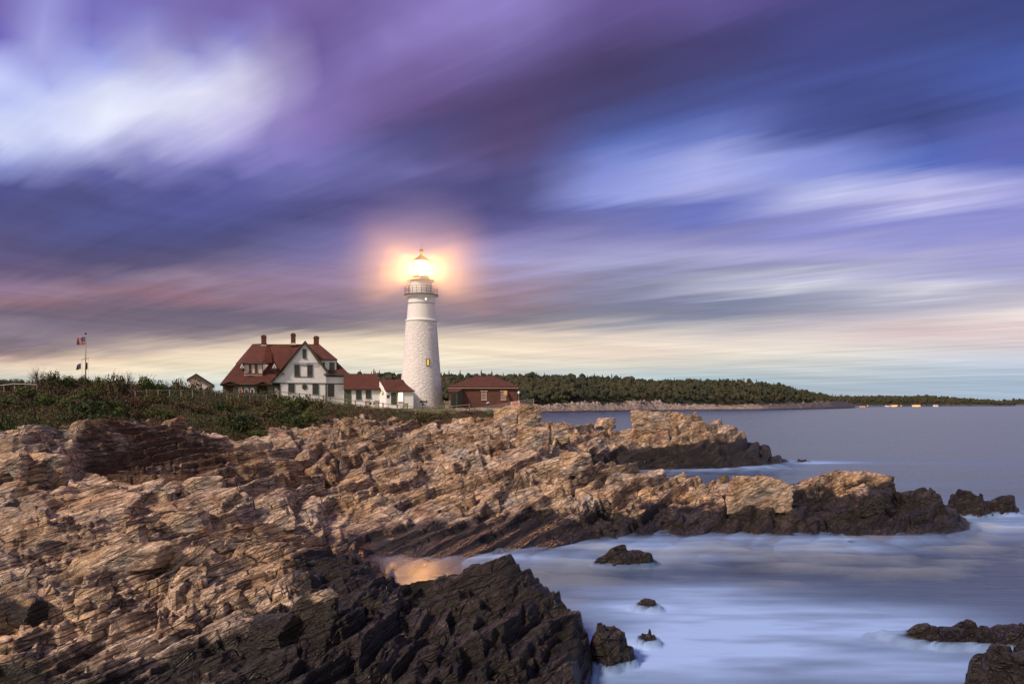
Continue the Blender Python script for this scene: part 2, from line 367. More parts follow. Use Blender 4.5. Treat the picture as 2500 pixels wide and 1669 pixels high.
M['leaf_olive'] = leafm('leaves_olive', (.045, .046, .014), (.065, .056, .020), (.085, .068, .030))
M['leaf_brown'] = leafm('leaves_brown', (.055, .034, .020), (.078, .042, .026), (.09, .06, .036))
M['twig'] = mat('twig', col=(.06, .042, .032), rough=.9)
def cover(n):
    P = n.pos(); a = n.noise(P, .11, 4., .6); b = n.noise(P, 10., 2.); c = n.noise(P, .6, 4., .6)
    base = n.ramp(n.m('ADD', n.m('MULTIPLY', a, .6), n.m('MULTIPLY', c, .4)), [(.38, (.036, .055, .013)), (.46, (.055, .064, .018)), (.51, (.070, .056, .024)), (.56, (.085, .042, .030)), (.62, (.055, .056, .019))])
    n.col(n.mix(1., base, n.ramp(b, [(.3, (.55, .55, .55)), (.7, (1.5, 1.45, 1.4))]), 'MULTIPLY')); n.rough(.85)
M['cover'] = mat('ground_cover', cover)
def tree(n):
    P = n.pos(); a = n.noise(P, .02, 4., .6); b = n.noise(P, .25, 4., .7)
    base = n.ramp(a, [(.38, (.018, .026, .010)), (.5, (.034, .038, .013)), (.6, (.052, .040, .016)), (.7, (.028, .034, .013))])
    n.col(n.mix(1., base, n.ramp(b, [(.3, (.35, .35, .35)), (.5, (1., 1., 1.)), (.7, (1.7, 1.6, 1.5))]), 'MULTIPLY')); n.rough(.9); n.bump(b, 1., 3.)
M['forest'] = mat('forest', tree)
def farrock(n):
    P = n.pos(); b = n.noise(n.scale(P, (.12, .12, .5)), 2., 8., .8)
    c = n.ramp(b, [(.36, (.06, .05, .045)), (.46, (.32, .25, .22)), (.56, (.62, .50, .44))])
    n.col(n.mix(n.rng(n.m('ADD', n.sep(P)[2], n.m('MULTIPLY', b, 2.)), 1.6, 3.2), (.05, .045, .045), c)); n.bump(b, 1., 4.)
M['farrock'] = mat('far_shore_rock', farrock)
def siding(n):
    P = n.obj(); z = n.sep(P)[2]; f = n.m('FRACT', n.m('MULTIPLY', z, 6.5)); k = n.rng(f, 0., .16)
    g = n.noise(P, 3., 4.)
    n.col(n.mix(k, (.46, .46, .48), n.ramp(g, [(.3, (.80, .80, .82)), (.7, (.90, .89, .90))]))); n.bump(n.m('ADD', f, 0.), .6, .03)
M['siding'] = mat('white_siding', siding, rough=.6)
M['white'] = mat('white_paint', lambda n: n.col(n.ramp(n.noise(n.obj(), 5., 4.), [(.3, (.70, .70, .70)), (.7, (.82, .82, .82))])), rough=.55)
def rooff(n):
    P = n.obj(); x, y, z = n.sep(P)
    f = n.m('FRACT', n.m('MULTIPLY', z, 5.)); g = n.noise(P, 1.2, 5., .6); h = n.noise(n.scale(P, (6., 6., 9.)), 1., 2.)
    c = n.ramp(g, [(.3, (.060, .017, .012)), (.7, (.088, .025, .018))])
    n.col(n.mix(1., n.mix(n.rng(f, 0., .12), (.038, .011, .009), c), n.ramp(h, [(.3, (.75, .75, .75)), (.7, (1.2, 1.2, 1.2))]), 'MULTIPLY')); n.bump(f, .5, .03)
M['roof'] = mat('red_shingle_roof', rooff, rough=.9)
M['green'] = mat('dark_green_trim', lambda n: n.col(n.ramp(n.noise(n.obj(), 3., 3.), [(.3, (.052, .062, .042)), (.7, (.078, .088, .060))])), rough=.6)
M['olive'] = mat('olive_wall', lambda n: n.col(n.ramp(n.noise(n.obj(), 2., 3.), [(.3, (.13, .125, .075)), (.7, (.17, .155, .095))])), rough=.7)
M['pinkish'] = mat('pale_pink_boards', lambda n: n.col(n.ramp(n.noise(n.obj(), 2., 3.), [(.3, (.72, .50, .42)), (.7, (.80, .57, .49))])), rough=.6)
def brick(n):
    P = n.obj(); br = n.N.new('ShaderNodeTexBrick'); x, y, z = n.sep(P)
    n.L.new(n.comb(n.m('ADD', x, y), z, 0.), br.inputs['Vector']); br.inputs['Scale'].default_value = 4.
    br.inputs['Color1'].default_value = (.110, .034, .022, 1); br.inputs['Color2'].default_value = (.080, .025, .018, 1); br.inputs['Mortar'].default_value = (.09, .05, .04, 1)
    br.inputs['Mortar Size'].default_value = .03
    g = n.noise(P, .8, 4.); n.col(n.mix(1., br.outputs['Color'], n.ramp(g, [(.3, (.75, .75, .75)), (.7, (1.15, 1.1, 1.1))]), 'MULTIPLY'))
M['brick'] = mat('red_brick', brick, rough=.85)
M['glass'] = mat('window_glass', col=(.030, .030, .034), rough=.08)
M['dark'] = mat('dark_interior', col=(.018, .015, .013), rough=.9)
def stone(n):
    P = n.obj(); q = n.scale(P, (1., 1., 2.6)); v = n.vor(q, 1.7); g = n.noise(q, 2.4, 6., .65); h = n.noise(P, .5, 3.)
    n.col(n.mix(1., n.ramp(g, [(.3, (.62, .60, .60)), (.55, (.80, .79, .79))]), n.ramp(h, [(.3, (.92, .90, .89)), (.7, (1., 1., 1.))]), 'MULTIPLY'))
    n.bump(n.m('ADD', n.m('MULTIPLY', n.rng(v, 0., .2), .25), n.m('MULTIPLY', g, n.m('MULTIPLY_ADD', h, 1.6, .1))), .75, .20)
M['stone'] = mat('whitewashed_stone', stone, rough=.75)
M['smoothwhite'] = mat('white_render', lambda n: n.col(n.ramp(n.noise(n.obj(), 1.5, 4.), [(.3, (.70, .69, .69)), (.7, (.80, .79, .78))])), rough=.6)
M['iron'] = mat('black_iron', col=(.03, .028, .026), rough=.45, metal=.3)
M['wood'] = mat('weathered_wood', lambda n: n.col(n.ramp(n.noise(n.scale(n.pos(), (2., 2., 8.)), 2., 4.), [(.3, (.20, .165, .13)), (.7, (.34, .29, .235))])), rough=.85)
M['rail'] = mat('grey_metal_rail', col=(.24, .23, .21), rough=.5)
M['concrete'] = mat('concrete', lambda n: n.col(n.ramp(n.noise(n.pos(), 1.3, 6., .7), [(.3, (.26, .21, .165)), (.7, (.42, .34, .27))])), rough=.9)
M['door'] = mat('green_door', col=(.045, .062, .040), rough=.5)
M['red'] = mat('red_door', col=(.70, .02, .015), rough=.4)
M['warm'] = mat('lit_window', col=(.8, .7, .3), emit=(1., .78, .28), estr=7.)
M['warm2'] = mat('lit_tower_window', col=(.8, .6, .1), emit=(1., .66, .06), estr=1.1)
M['hot'] = mat('lamp_lens', col=(1., .9, .6), emit=(1., .83, .50), estr=60.)
M['port'] = mat('porthole_light', col=(1., .9, .6), emit=(1., .80, .42), estr=4.)
M['orange'] = mat('town_light', col=(1., .5, .1), emit=(1., .33, .04), estr=1.6)
M['plaque'] = mat('bronze_plaque', col=(.05, .035, .03), rough=.4)
M['sign'] = mat('pale_sign', col=(.55, .40, .34), rough=.6)
M['mesh'] = mat('galvanised_wire', col=(.30, .29, .26), rough=.5)
# ------------------------------------------------------------------ the land: feature lines (distance, photo row or height) per column
Z = 'z'
LAND = {
-500: [(9,Z,2.2),(17.5,Z,1.3),(20.5,Z,2.0),(24,Z,2.4),(27,Z,2.8),(30,Z,3.2),(33,Z,3.6),(35,Z,4.0),(36,Z,4.4),(36.8,Z,5.0),(38,Z,6.2),(50,Z,6.6),(62,Z,9.0),(80,Z,10.5),(130,Z,10)],
0:   [(9,Z,2.0),(17.5,1690),(20.5,1540),(24,1415),(27,1345),(30,1285),(33,1232),(35,1190),(36,1175),(36.6,1150),(38,1088),(50,1062),(62,955),(80,Z,10.2),(130,Z,10)],
100: [(9,Z,1.8),(17.5,1690),(20.5,1540),(24,1410),(27,1340),(30,1280),(33,1225),(35,1190),(36,1178),(36.6,1160),(38,1092),(52,1042),(63,948),(80,Z,9.9),(130,Z,9.6)],
160: [(9,Z,1.8),(17.5,1690),(20.5,1542),(24,1410),(27,1338),(31,1275),(34,1220),(36,1190),(37.5,1180),(39,1165),(41,1115),(53,1040),(65,945),(80,Z,9.9),(130,Z,9.6)],
200: [(9,Z,1.8),(17.5,1690),(20.5,1545),(24,1410),(27,1336),(31,1271),(35,1215),(38,1192),(40,1182),(43,1170),(45,1052),(55,1034),(66,945),(80,Z,9.9),(130,Z,9.6)],
300: [(9,Z,1.6),(17.5,1690),(20.3,1550),(24,1415),(28,1330),(32,1265),(36,1215),(40,1188),(43,1174),(46,1160),(48.5,1050),(58,1030),(69,948),(82,Z,9.9),(130,Z,9.4)],
450: [(9,Z,1.4),(17.5,1690),(20.3,1560),(24.5,1420),(28,1340),(33,1265),(38,1212),(43,1175),(46,1160),(50,1138),(53,1055),(61,1036),(72,962),(84,Z,9.1),(130,Z,8.6)],
600: [(9,Z,1.2),(17.5,1690),(20.3,1560),(24.5,1430),(28,1350),(33,1275),(38,1225),(44,1178),(50,1142),(55,1112),(60,1085),(64,1072),(80,970),(92,Z,8.7),(130,Z,8.6)],
700: [(9,Z,1.1),(17.5,1690),(20.5,1530),(24.5,1425),(28,1352),(33,1292),(39,1235),(46,1180),(55,1122),(62,1078),(68,1050),(72,1042),(84,976),(95,Z,8.35),(130,Z,8.3)],
800: [(9,Z,1.0),(17.5,1690),(20.5,1510),(25,1415),(28.5,1372),(34,1320),(40,1280),(47,1210),(56,1152),(66,1090),(72,1040),(76,1018),(86,983),(97,Z,7.95),(130,Z,7.7)],
860: [(9,Z,1.0),(17.5,1690),(21,1500),(25.2,1402),(28.2,1366),(34,1345),(40.5,1285),(47,1214),(56,1152),(66,1090),(73,1048),(78,1022),(87,992),(98,Z,7.6),(130,Z,7.6)],
900: [(9,Z,1.0),(17.5,1690),(21,1510),(25.6,1404),(27.2,1382),(36.4,Z,0.0),(41,1286),(47.5,1212),(56.5,1150),(66.5,1090),(74,1050),(79,1028),(88,998),(98.5,Z,7.5),(130,Z,7.5)],
960: [(9,Z,.9),(17.5,1690),(21.2,1535),(25.8,1412),(29.5,Z,-.5),(35.9,Z,0.0),(41.4,1282),(49,1202),(57.5,1148),(67.5,1094),(77,1055),(81,1038),(89.5,1005),(100,Z,7.4),(130,Z,7.4)],
1040:[(9,Z,.9),(17.5,1690),(20.8,1570),(25.5,1428),(29.3,Z,-.6),(35.8,Z,0.0),(42,1274),(50,1192),(60,1140),(70,1092),(79,1046),(83,1036),(91,1015),(100,Z,7.4),(130,Z,7.4)],
1100:[(9,Z,.9),(17.5,1690),(20.5,1560),(25.5,1396),(29,Z,-.6),(36.2,Z,0.0),(42.6,1268),(50.5,1185),(60,1134),(70,1088),(80,1042),(84,1033),(92,1012),(100,Z,7.4),(130,Z,7.4)],
1160:[(9,Z,.9),(17.5,1690),(20.5,1545),(25.2,1376),(29,Z,-.6),(36.4,Z,0.0),(43,1264),(51,1178),(60,1128),(70,1084),(80,1038),(85,1028),(92.5,1008),(100,Z,7.4),(130,Z,7.4)],
1230:[(9,Z,.9),(17.5,1690),(20.5,1530),(25,1366),(29,Z,-.6),(36.9,Z,0.0),(43.5,1262),(52,1165),(60,1120),(70,1080),(80,1036),(86,1020),(93,1006),(100,Z,7.4),(128,Z,7.2)],
1290:[(9,Z,.9),(17.5,1690),(20.5,1540),(24.6,1378),(28.5,Z,-.6),(37.4,Z,0.0),(43.5,1262),(53,1150),(61,1112),(70,1080),(79,1050),(86,1028),(94,1010),(104,Z,6.6),(122,Z,5)],
1325:[(9,Z,.9),(17.5,1690),(20.4,1548),(24.3,1404),(28,Z,-.7),(37.8,Z,0.0),(43.4,1262),(53.5,1145),(61,1112),(72,1085),(92,1040),(99,Z,2.5),(106,Z,-1),(112,Z,-2),(122,Z,-3)],
1370:[(9,Z,.9),(17.5,1690),(20.3,1560),(23.8,1437),(27,Z,-.8),(38.5,Z,0.0),(43,1262),(54,1128),(61,Z,2.6),(75,Z,2.0),(95,1024),(104,Z,2.),(112,Z,-2),(120,Z,-3),(140,Z,-3)],
1410:[(9,Z,.6),(17.5,1695),(20.0,1580),(23.0,1462),(25,Z,-1.),(39.5,Z,0.0),(43.3,1262),(54.6,1112),(61,Z,1.6),(78,Z,1.0),(96,1022),(104,Z,1.5),(112,Z,-2),(120,Z,-3),(140,Z,-3)],
1436:[(9,Z,0.),(16.5,Z,-.4),(19.5,Z,.2),(22.0,1520),(24.2,Z,-1.1),(40.5,Z,0.0),(43.6,1262),(55.4,1132),(61.5,Z,.6),(80,Z,.7),(97,1030),(104,Z,1.),(112,Z,-2),(120,Z,-3),(140,Z,-3)],
1465:[(9,Z,-1.),(16,Z,-1.2),(19,Z,-1.),(22,Z,-1.1),(24,Z,-1.2),(41,Z,0.0),(44,1262),(56,1132),(62,Z,.2),(82,Z,.6),(97,1034),(104,Z,1.),(112,Z,-2),(120,Z,-3),(140,Z,-3)],
1500:[(9,Z,-1.5),(16,Z,-1.5),(19,Z,-1.5),(22,Z,-1.3),(25,Z,-1.3),(41.5,Z,0.0),(44.5,1260),(56,1115),(62,Z,0.),(84,Z,.4),(97,1038),(104,Z,1.2),(112,Z,-2),(120,Z,-3),(140,Z,-3)],
1550:[(9,Z,-1.5),(16,Z,-1.5),(19,Z,-1.5),(22,Z,-1.4),(26,Z,-1.3),(41.5,Z,0.0),(45,1258),(56,1134),(62,Z,-.5),(85,Z,0.),(97,1026),(104,Z,1.5),(112,Z,-2),(120,Z,-3),(140,Z,-3)],
1590:[(9,Z,-1.5),(16,Z,-1.5),(19,Z,-1.5),(22,Z,-1.4),(26,Z,-1.3),(41.5,Z,0.0),(46,1262),(56,1147),(61,Z,-.8),(86,Z,0.),(97,1007),(104,Z,2.),(112,Z,-2),(120,Z,-3),(140,Z,-3)],
1650:[(9,Z,-1.5),(16,Z,-1.5),(19,Z,-1.5),(22,Z,-1.4),(26,Z,-1.3),(41.5,Z,0.0),(46.5,1252),(56,1156),(60.5,Z,-1),(86,Z,0.),(97,1003),(104,Z,2.),(112,Z,-2),(120,Z,-3),(140,Z,-3)],
1700:[(9,Z,-1.5),(16,Z,-1.5),(19,Z,-1.5),(22,Z,-1.4),(26,Z,-1.3),(42,Z,0.0),(47,1246),(55,1162),(60,Z,-1),(86.5,Z,0.),(97,1020),(104,Z,1.),(112,Z,-2),(120,Z,-3),(140,Z,-3)],
1750:[(9,Z,-1.5),(16,Z,-1.5),(19,Z,-1.5),(22,Z,-1.4),(26,Z,-1.3),(42.5,Z,0.0),(47,1234),(55,1163),(60,Z,-1),(87,Z,0.),(97,1036),(104,Z,.5),(112,Z,-2),(120,Z,-3),(140,Z,-3)],
1800:[(9,Z,-1.5),(16,Z,-1.5),(19,Z,-1.5),(22,Z,-1.4),(26,Z,-1.3),(42.6,Z,0.0),(47,1238),(55,1166),(60,Z,-1),(89,Z,0.),(97,1058),(104,Z,0.),(112,Z,-2),(120,Z,-3),(140,Z,-3)],
1870:[(9,Z,-1.5),(16,Z,-1.5),(19,Z,-1.5),(22,Z,-1.4),(26,Z,-1.3),(42.8,Z,0.0),(47,1240),(54.5,1170),(59,Z,-1),(92,Z,0.),(98,1084),(104,Z,-1.),(112,Z,-2),(120,Z,-3),(140,Z,-3)],
1930:[(9,Z,-1.5),(16,Z,-1.5),(19,Z,-1.5),(22,Z,-1.4),(26,Z,-1.3),(42.4,Z,0.0),(47,1240),(54,1169),(59,Z,-1),(97,Z,-.1),(100,Z,.15),(104,Z,-1.5),(112,Z,-2),(120,Z,-3),(140,Z,-3)],
2010:[(9,Z,-1.5),(16,Z,-1.5),(19,Z,-1.5),(22,Z,-1.4),(26,Z,-1.3),(42,Z,0.0),(46.5,1250),(53,1153),(58,Z,-1),(97,Z,-1.5),(100,Z,-1.5),(104,Z,-2),(112,Z,-2),(120,Z,-3),(140,Z,-3)],
2100:[(9,Z,-1.5),(16,Z,-1.5),(19,Z,-1.5),(22,Z,-1.4),(26,Z,-1.3),(42,Z,0.0),(46,1252),(52,1152),(57,Z,-1),(97,Z,-1.5),(100,Z,-1.5),(104,Z,-2),(112,Z,-2),(120,Z,-3),(140,Z,-3)],
2170:[(9,Z,-1.5),(16,Z,-1.5),(19,Z,-1.5),(22,Z,-1.4),(26,Z,-1.3),(42.2,Z,0.0),(45.5,1262),(51,1178),(56,Z,-1),(97,Z,-1.5),(100,Z,-1.5),(104,Z,-2),(112,Z,-2),(120,Z,-3),(140,Z,-3)],
2240:[(9,Z,-1.5),(16,Z,-1.5),(19,Z,-1.5),(22,Z,-1.4),(26,Z,-1.3),(42.6,Z,0.0),(45,1270),(50,1196),(54,Z,-1),(97,Z,-1.5),(100,Z,-1.5),(104,Z,-2),(112,Z,-2),(120,Z,-3),(140,Z,-3)],
2310:[(9,Z,-1.5),(16,Z,-1.5),(19,Z,-1.5),(22,Z,-1.4),(26,Z,-1.3),(43,Z,0.0),(44.8,1278),(48.5,1220),(52,Z,-1),(97,Z,-1.5),(100,Z,-1.5),(104,Z,-2),(112,Z,-2),(120,Z,-3),(140,Z,-3)],
2360:[(9,Z,-1.5),(16,Z,-1.5),(19,Z,-1.5),(22,Z,-1.4),(26,Z,-1.3),(43.4,Z,-.1),(44.8,Z,.25),(47.2,Z,.35),(50,Z,-1.2),(97,Z,-1.5),(100,Z,-1.5),(104,Z,-2),(112,Z,-2),(120,Z,-3),(140,Z,-3)],
2420:[(9,Z,-1.5),(16,Z,-1.5),(19,Z,-1.5),(22,Z,-1.4),(26,Z,-1.3),(43.4,Z,-.6),(44.8,Z,-.5),(47.2,Z,-.5),(50,Z,-1.0),(97,Z,-1.5),(100,Z,-1.5),(104,Z,-2),(112,Z,-2),(120,Z,-3),(140,Z,-3)],
2560:[(9,Z,-1.5),(16,Z,-1.5),(19,Z,-1.5),(22,Z,-1.4),(26,Z,-1.3),(43.4,Z,-1.0),(44.8,Z,-.9),(47.2,Z,-.9),(50,Z,-1.1),(97,Z,-1.5),(100,Z,-1.5),(104,Z,-2),(112,Z,-2),(120,Z,-3),(140,Z,-3)],
3400:[(9,Z,-2),(16,Z,-2),(19,Z,-2),(22,Z,-2),(26,Z,-2),(43.4,Z,-2),(44.8,Z,-2),(47.2,Z,-2),(50,Z,-2),(97,Z,-2),(100,Z,-2),(104,Z,-2),(112,Z,-2),(120,Z,-3),(140,Z,-3)]}
lk = sorted(LAND); NF = 15
FY = np.zeros((len(lk), NF)); FZ = np.zeros((len(lk), NF))
for i, k in enumerate(lk):
    for j, e in enumerate(LAND[k]):
        FY[i, j] = e[0]; FZ[i, j] = e[2] if e[1] == Z else CAMH - (e[1] - HY) / F * e[0]
TPX = np.arange(-500, 3401, 5.); TLY = np.linspace(math.log(9), math.log(170), 1100)
def smooth1(a, n, ax):
    k = np.ones(n) / n; pad = [(0, 0)] * a.ndim; pad[ax] = (n // 2, n // 2)
    return np.apply_along_axis(lambda v: np.convolve(v, k, 'valid'), ax, np.pad(a, pad, 'edge'))
cy = np.array([np.interp(TPX, lk, FY[:, j]) for j in range(NF)]); cz = np.array([np.interp(TPX, lk, FZ[:, j]) for j in range(NF)])
TH = np.zeros((len(TPX), len(TLY))); TT = np.zeros_like(TH)
ey = np.exp(TLY)
for i in range(len(TPX)):
    yy = np.append(cy[:, i], 200.); zz = np.append(cz[:, i], -6.)
    TH[i] = np.interp(ey, yy, zz); TT[i] = np.interp(ey, yy, np.arange(NF + 1))
TH = smooth1(TH, 7, 1); TH = smooth1(TH, 5, 0)
def samp(T, X, Y):
    px = CX + F * X / np.maximum(Y, 1e-3)
    fi = np.clip((px - TPX[0]) / 5., 0, len(TPX) - 1.001); fj = np.clip((np.log(np.maximum(Y, 1.)) - TLY[0]) / (TLY[1] - TLY[0]), 0, len(TLY) - 1.001)
    i = fi.astype(int); j = fj.astype(int); u = fi - i; v = fj - j
    return (T[i, j] * (1 - u) + T[i + 1, j] * u) * (1 - v) + (T[i, j + 1] * (1 - u) + T[i + 1, j + 1] * u) * v
def terr(s, T, w=.22):
    f = s / T; i = np.floor(f); fr = f - i
    return (i + sst(1 - w, 1, fr) + .5 - w / 2) * T
def rockify(X, Y, h0, A, seed=0, fine=1.):
    """break a smooth height into tilted beds and jointed blocks"""
    A0 = A
    wx = X + 1.3 * fbm(X * .13, Y * .13, 3, seed + 50); wy = Y + 1.3 * fbm(X * .13 + 9, Y * .13, 3, seed + 60)
    ang = .28 * fbm(X * .045, Y * .045, 2, seed + 70)
    sx = ST[0] * np.cos(ang) - ST[1] * np.sin(ang); sy = ST[0] * np.sin(ang) + ST[1] * np.cos(ang)
    a = wx * ST[0] + wy * ST[1]; b = wx * PE[0] + wy * PE[1]
    ja = .35 * noise(a * .8, b * .8, seed + 5); jb = .25 * noise(a * .8, b * .8, seed + 6)
    dip = .38 + .11 * fbm(X * .05 + 3, Y * .05, 2, seed + 80)
    gp = dip * b
    h = h0 - GR[0] * 0
    out = h0; nr = sst(33, 29, Y); rg = .22 + .95 * sst(-.15, .5, fbm(X * .09, Y * .09, 2, seed + 33))
    pxx = CX + F * X / np.maximum(Y, 1.)
    mid = sst(30, 36, Y) * sst(.4, 1.6, h0) * (1 - .65 * sst(620, 540, pxx) * sst(40, 43, Y))          # big beds away from the water's edge
    L = ((19., 8.5, 1.9, 1.1, .05, .06, .45, 0), (7.0, 3.3, .85, .50, .07, .04, .26, 1), (2.4, 1.25, .34, .26, .08, .09, .12, 2), (.8, .42, .12, .09, .09, .20, .045, 3))
    for (la, lb, T, off, tilt, bw, gd, sd_) in L:
        F1, F2, C1, C2 = vor((a + ja * la * .5) / la, (b + jb * lb) / lb, seed + 100 * sd_)
        A = (A0 * (mid * .8 + nr * .15 * sst(.3, 1., h0)), A0 * (1 - .60 * nr - .25 * mid), A0 * (rg * (1 - nr) + nr * 1.15), A0 * (rg * (1 - nr) + nr * 1.15))[sd_]
        T1 = T
        def offs(C):
            return (hsh(C[0], C[1], seed + 7 + sd_) - .5) * off * A + tilt * ((hsh(C[0], C[1], seed + 8 + sd_) - .5) * C[2] * la + (hsh(C[0], C[1], seed + 9 + sd_) - .5) * C[3] * lb) * A * 2
        e = F2 - F1; w = .5 + .5 * sst(0, bw, e)
        s = out - gp + offs(C1) * w + offs(C2) * (1 - w)
        q = terr(s, T1 * (.85 + .3 * sd_ / 3), (.20, .24, .34, .5)[sd_])
        q = q * A + s * (1 - A)
        q = q - gd * A * (1 - sst(0, bw * 1.3, e))
        out = q + gp
    A = A0
    out = out + A * (.05 * fbm(X * 2.1, Y * 2.1, 3, seed + 3) + .12 * fbm(X * .5, Y * .5, 2, seed + 4))
    return out
def veg_mask(X, Y, t=None):
    px = CX + F * X / Y; t = samp(TT, X, Y) if t is None else t
    n = fbm(X * .16, Y * .16, 3, 77) * .55 + .25 * fbm(X * .9, Y * .9, 2, 78)
    lo = np.interp(px, [0, 60, 180, 560, 650, 900, 1100, 1200, 1290], [10.95, 10.95, 10.95, 10.6, 10.2, 10.95, 11.15, 11.35, 11.9])
    return sst(lo - .05, lo + .15, t + n * .55) * (px < 1330)
def land(X, Y, fine=1.):
    h0 = samp(TH, X, Y); t = samp(TT, X, Y); vm = veg_mask(X, Y, t)
    px = CX + F * X / Y
    A = 1 - vm * .93
    A = A * np.where((px > 1250) & (t > 12), .6, 1.)
    A = A * (1 - .75 * sst(1.2, -.1, h0))
    A = A * (1 - .45 * sst(33, 36, Y) * sst(44, 42, Y) * (px > 800))
    A = np.clip(A, 0.04, 1)
    h = rockify(X, Y, h0, A)
    h = h + vm * (.35 * fbm(X * .25, Y * .25, 3, 90) * (t < 12.3) + .05 * fbm(X * 2, Y * 2, 2, 91))
    return h, t, vm, h0
# outcrops standing in the water: (name, photo column, distance, half width, half depth, height, turn)
OUT = [
 ('sea_rock', 1488, 22.3, .86, .9, 1.12, .3, 'dark jagged rock at the water end of the foreground rock mass', 11),
 ('sea_rock', 1526, 35.8, 1.6, .9, .80, .1, 'low rounded dark rock in the white water in front of the middle ridge', 12),
 ('sea_rock', 2385, 24.0, 3.0, .85, .66, -.12, 'long jagged rock with misty foot at the right edge of the water', 13),
 ('sea_rock', 2515, 18.6, 1.35, 1.8, 1.5, .5, 'big craggy dark rock cut by the bottom right corner of the picture', 14),
 ('sea_rock', 2362, 52.2, 1.7, 1.5, 1.50, -.1, 'dark rock islet just off the tip of the middle ridge', 15),
 ('sea_rock', 2448, 52.9, 1.1, 1.1, 1.35, .1, 'dark tilted islet, outermost rock off the tip of the middle ridge', 16),
 ('sea_rock', 1580, 28.0, .60, .45, .44, 0, 'small brown rock barely breaking the calm water beyond the foreground rocks', 17),
 ('sea_rock', 1580, 23.9, .38, .4, .50, 0, 'small round rock wrapped in mist right of the dark foreground rocks', 18),
 ('sea_rock', 1960, 99.0, 1.2, .9, .65, 0, 'tiny rock in white water off the tip of the far promontory', 19),
]
OUT = [o for o in OUT if o[3] > 0]
def out_h(o, X, Y):
    cx_ = (o[1] - CX) / F * o[2]; c, s = math.cos(o[6]), math.sin(o[6])
    dx = X - cx_; dy = Y - o[2]; a = (dx * c + dy * s) / o[3]; b = (-dx * s + dy * c) / o[4]
    r = np.sqrt(a * a + b * b) + .22 * fbm(X * 1.1, Y * 1.1, 3, o[8])
    r = np.maximum(r, 0)
    return -3 * np.clip(r - 1.12, 0, 1) + np.clip(1.25 * (1 - r ** 2.2), -1.2, 1.) * o[5] * (1 + .30 * fbm(X * .9, Y * .9, 2, o[8] + 40)) - .12
def make_land():
    NU, NV, SS = 1400, 1850, 2      # heights are taken at twice the row density and averaged, so that steep faces stay clean
    u = np.linspace(-.93, .78, NU); lf = np.linspace(math.log(13.5), math.log(150), NV * SS + 4)
    yf = np.exp(lf); H = np.zeros((NU, NV)); T_ = np.zeros((NU, NV)); VM = np.zeros((NU, NV)); H0 = np.zeros((NU, NV))
    sel = np.arange(NV) * SS + 2
    for c in range(0, NU, 100):
        Yc = yf[None, :].repeat(100, 0); Xc = u[c:c + 100, None] * Yc
        h_, t_, v_, z_ = [q.reshape(100, -1) for q in land(Xc.ravel(), Yc.ravel())]
        k = (h_[:, :-4] + 2 * h_[:, 1:-3] + 3 * h_[:, 2:-2] + 2 * h_[:, 3:-1] + h_[:, 4:]) / 9
        H[c:c + 100] = k[:, sel - 2]; T_[c:c + 100] = t_[:, sel]; VM[c:c + 100] = v_[:, sel]; H0[c:c + 100] = z_[:, sel]
    Yg = yf[sel][None, :].repeat(NU, 0); Xg = u[:, None] * Yg; X = Xg.ravel(); Y = Yg.ravel()
    H[1:-1] = (H[:-2] + 2 * H[1:-1] + H[2:]) / 4
    H[:, 1:-1] = (H[:, :-2] + 3 * H[:, 1:-1] + H[:, 2:]) / 5
    h = H.ravel(); t = T_.ravel(); vm = VM.ravel(); h0 = H0.ravel()
    V = np.stack([X, Y, h], 1)
    idx = np.arange(NU * NV).reshape(NU, NV)
    Q = np.stack([idx[:-1, :-1], idx[1:, :-1], idx[1:, 1:], idx[:-1, 1:]], -1).reshape(-1, 4)
    keep = h[Q].max(1) > -.8
    Q = Q[keep]
    px = CX + F * X / Y
    # tide line: height below which dark weed and wet stone begin
    wl = np.interp(px, [-500, 0, 300, 700, 1000, 1300, 1420, 1500, 1750, 1950, 2100, 2200, 2400], [1.2, 1.2, 1.2, 1.0, 1.05, 1.35, 1.5, 1.3, 1.35, 1.9, 2.3, 3.0, 3.2])
    near = sst(31.5, 29, Y)
    wl = np.maximum(wl, near * np.interp(px, [-500, 300, 520, 700, 830, 960, 1500], [1.1, 1.2, 1.35, 1.8, 2.5, 4, 4.]))
    far = sst(75, 82, Y); wl = wl * (1 - far) + far * np.interp(px, [1400, 1600, 1800, 1950], [2.2, 2.6, 3.2, 4.])
    wet = np.clip(.5 + (wl - h0 * .6 - h * .4) * .9, 0, 1)
    vf = vm[Q].mean(1) > .5
    # red-brown staining and painted-in shade on the left gully wall, and rusty seams
    stain_shade = np.clip(1.15 * sst(170, 240, px) * sst(640, 540, px) * sst(41.5, 43.5, Y) * sst(60, 52, Y) + .5 * sst(0, 60, px) * sst(130, 90, px) * sst(30, 33, Y) * sst(39, 36, Y) + .75 * np.exp(-((px - 830) / 90) ** 2 - ((Y - 62) / 4.) ** 2), 0, 1)
    lawnm = (t > 12.1) & (px > 690)
    lf = lawnm[Q].mean(1) > .5
    def sub(name, sel, m_):
        q = Q[sel]; un, inv = np.unique(q.ravel(), return_inverse=True)
        o = mkmesh(name, V[un], inv.reshape(-1, 4), m_)
        for nm_, ar_ in (('wet', wet), ('stain_shade', stain_shade)):
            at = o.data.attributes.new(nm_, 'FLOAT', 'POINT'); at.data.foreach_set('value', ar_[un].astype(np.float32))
        return tag(o, kind='structure')
    sub('rocky_shore', ~vf, M['rock']); sub('hillside_ground', vf & ~lf, M['soil']); sub('lawn', vf & lf, M['lawn'])
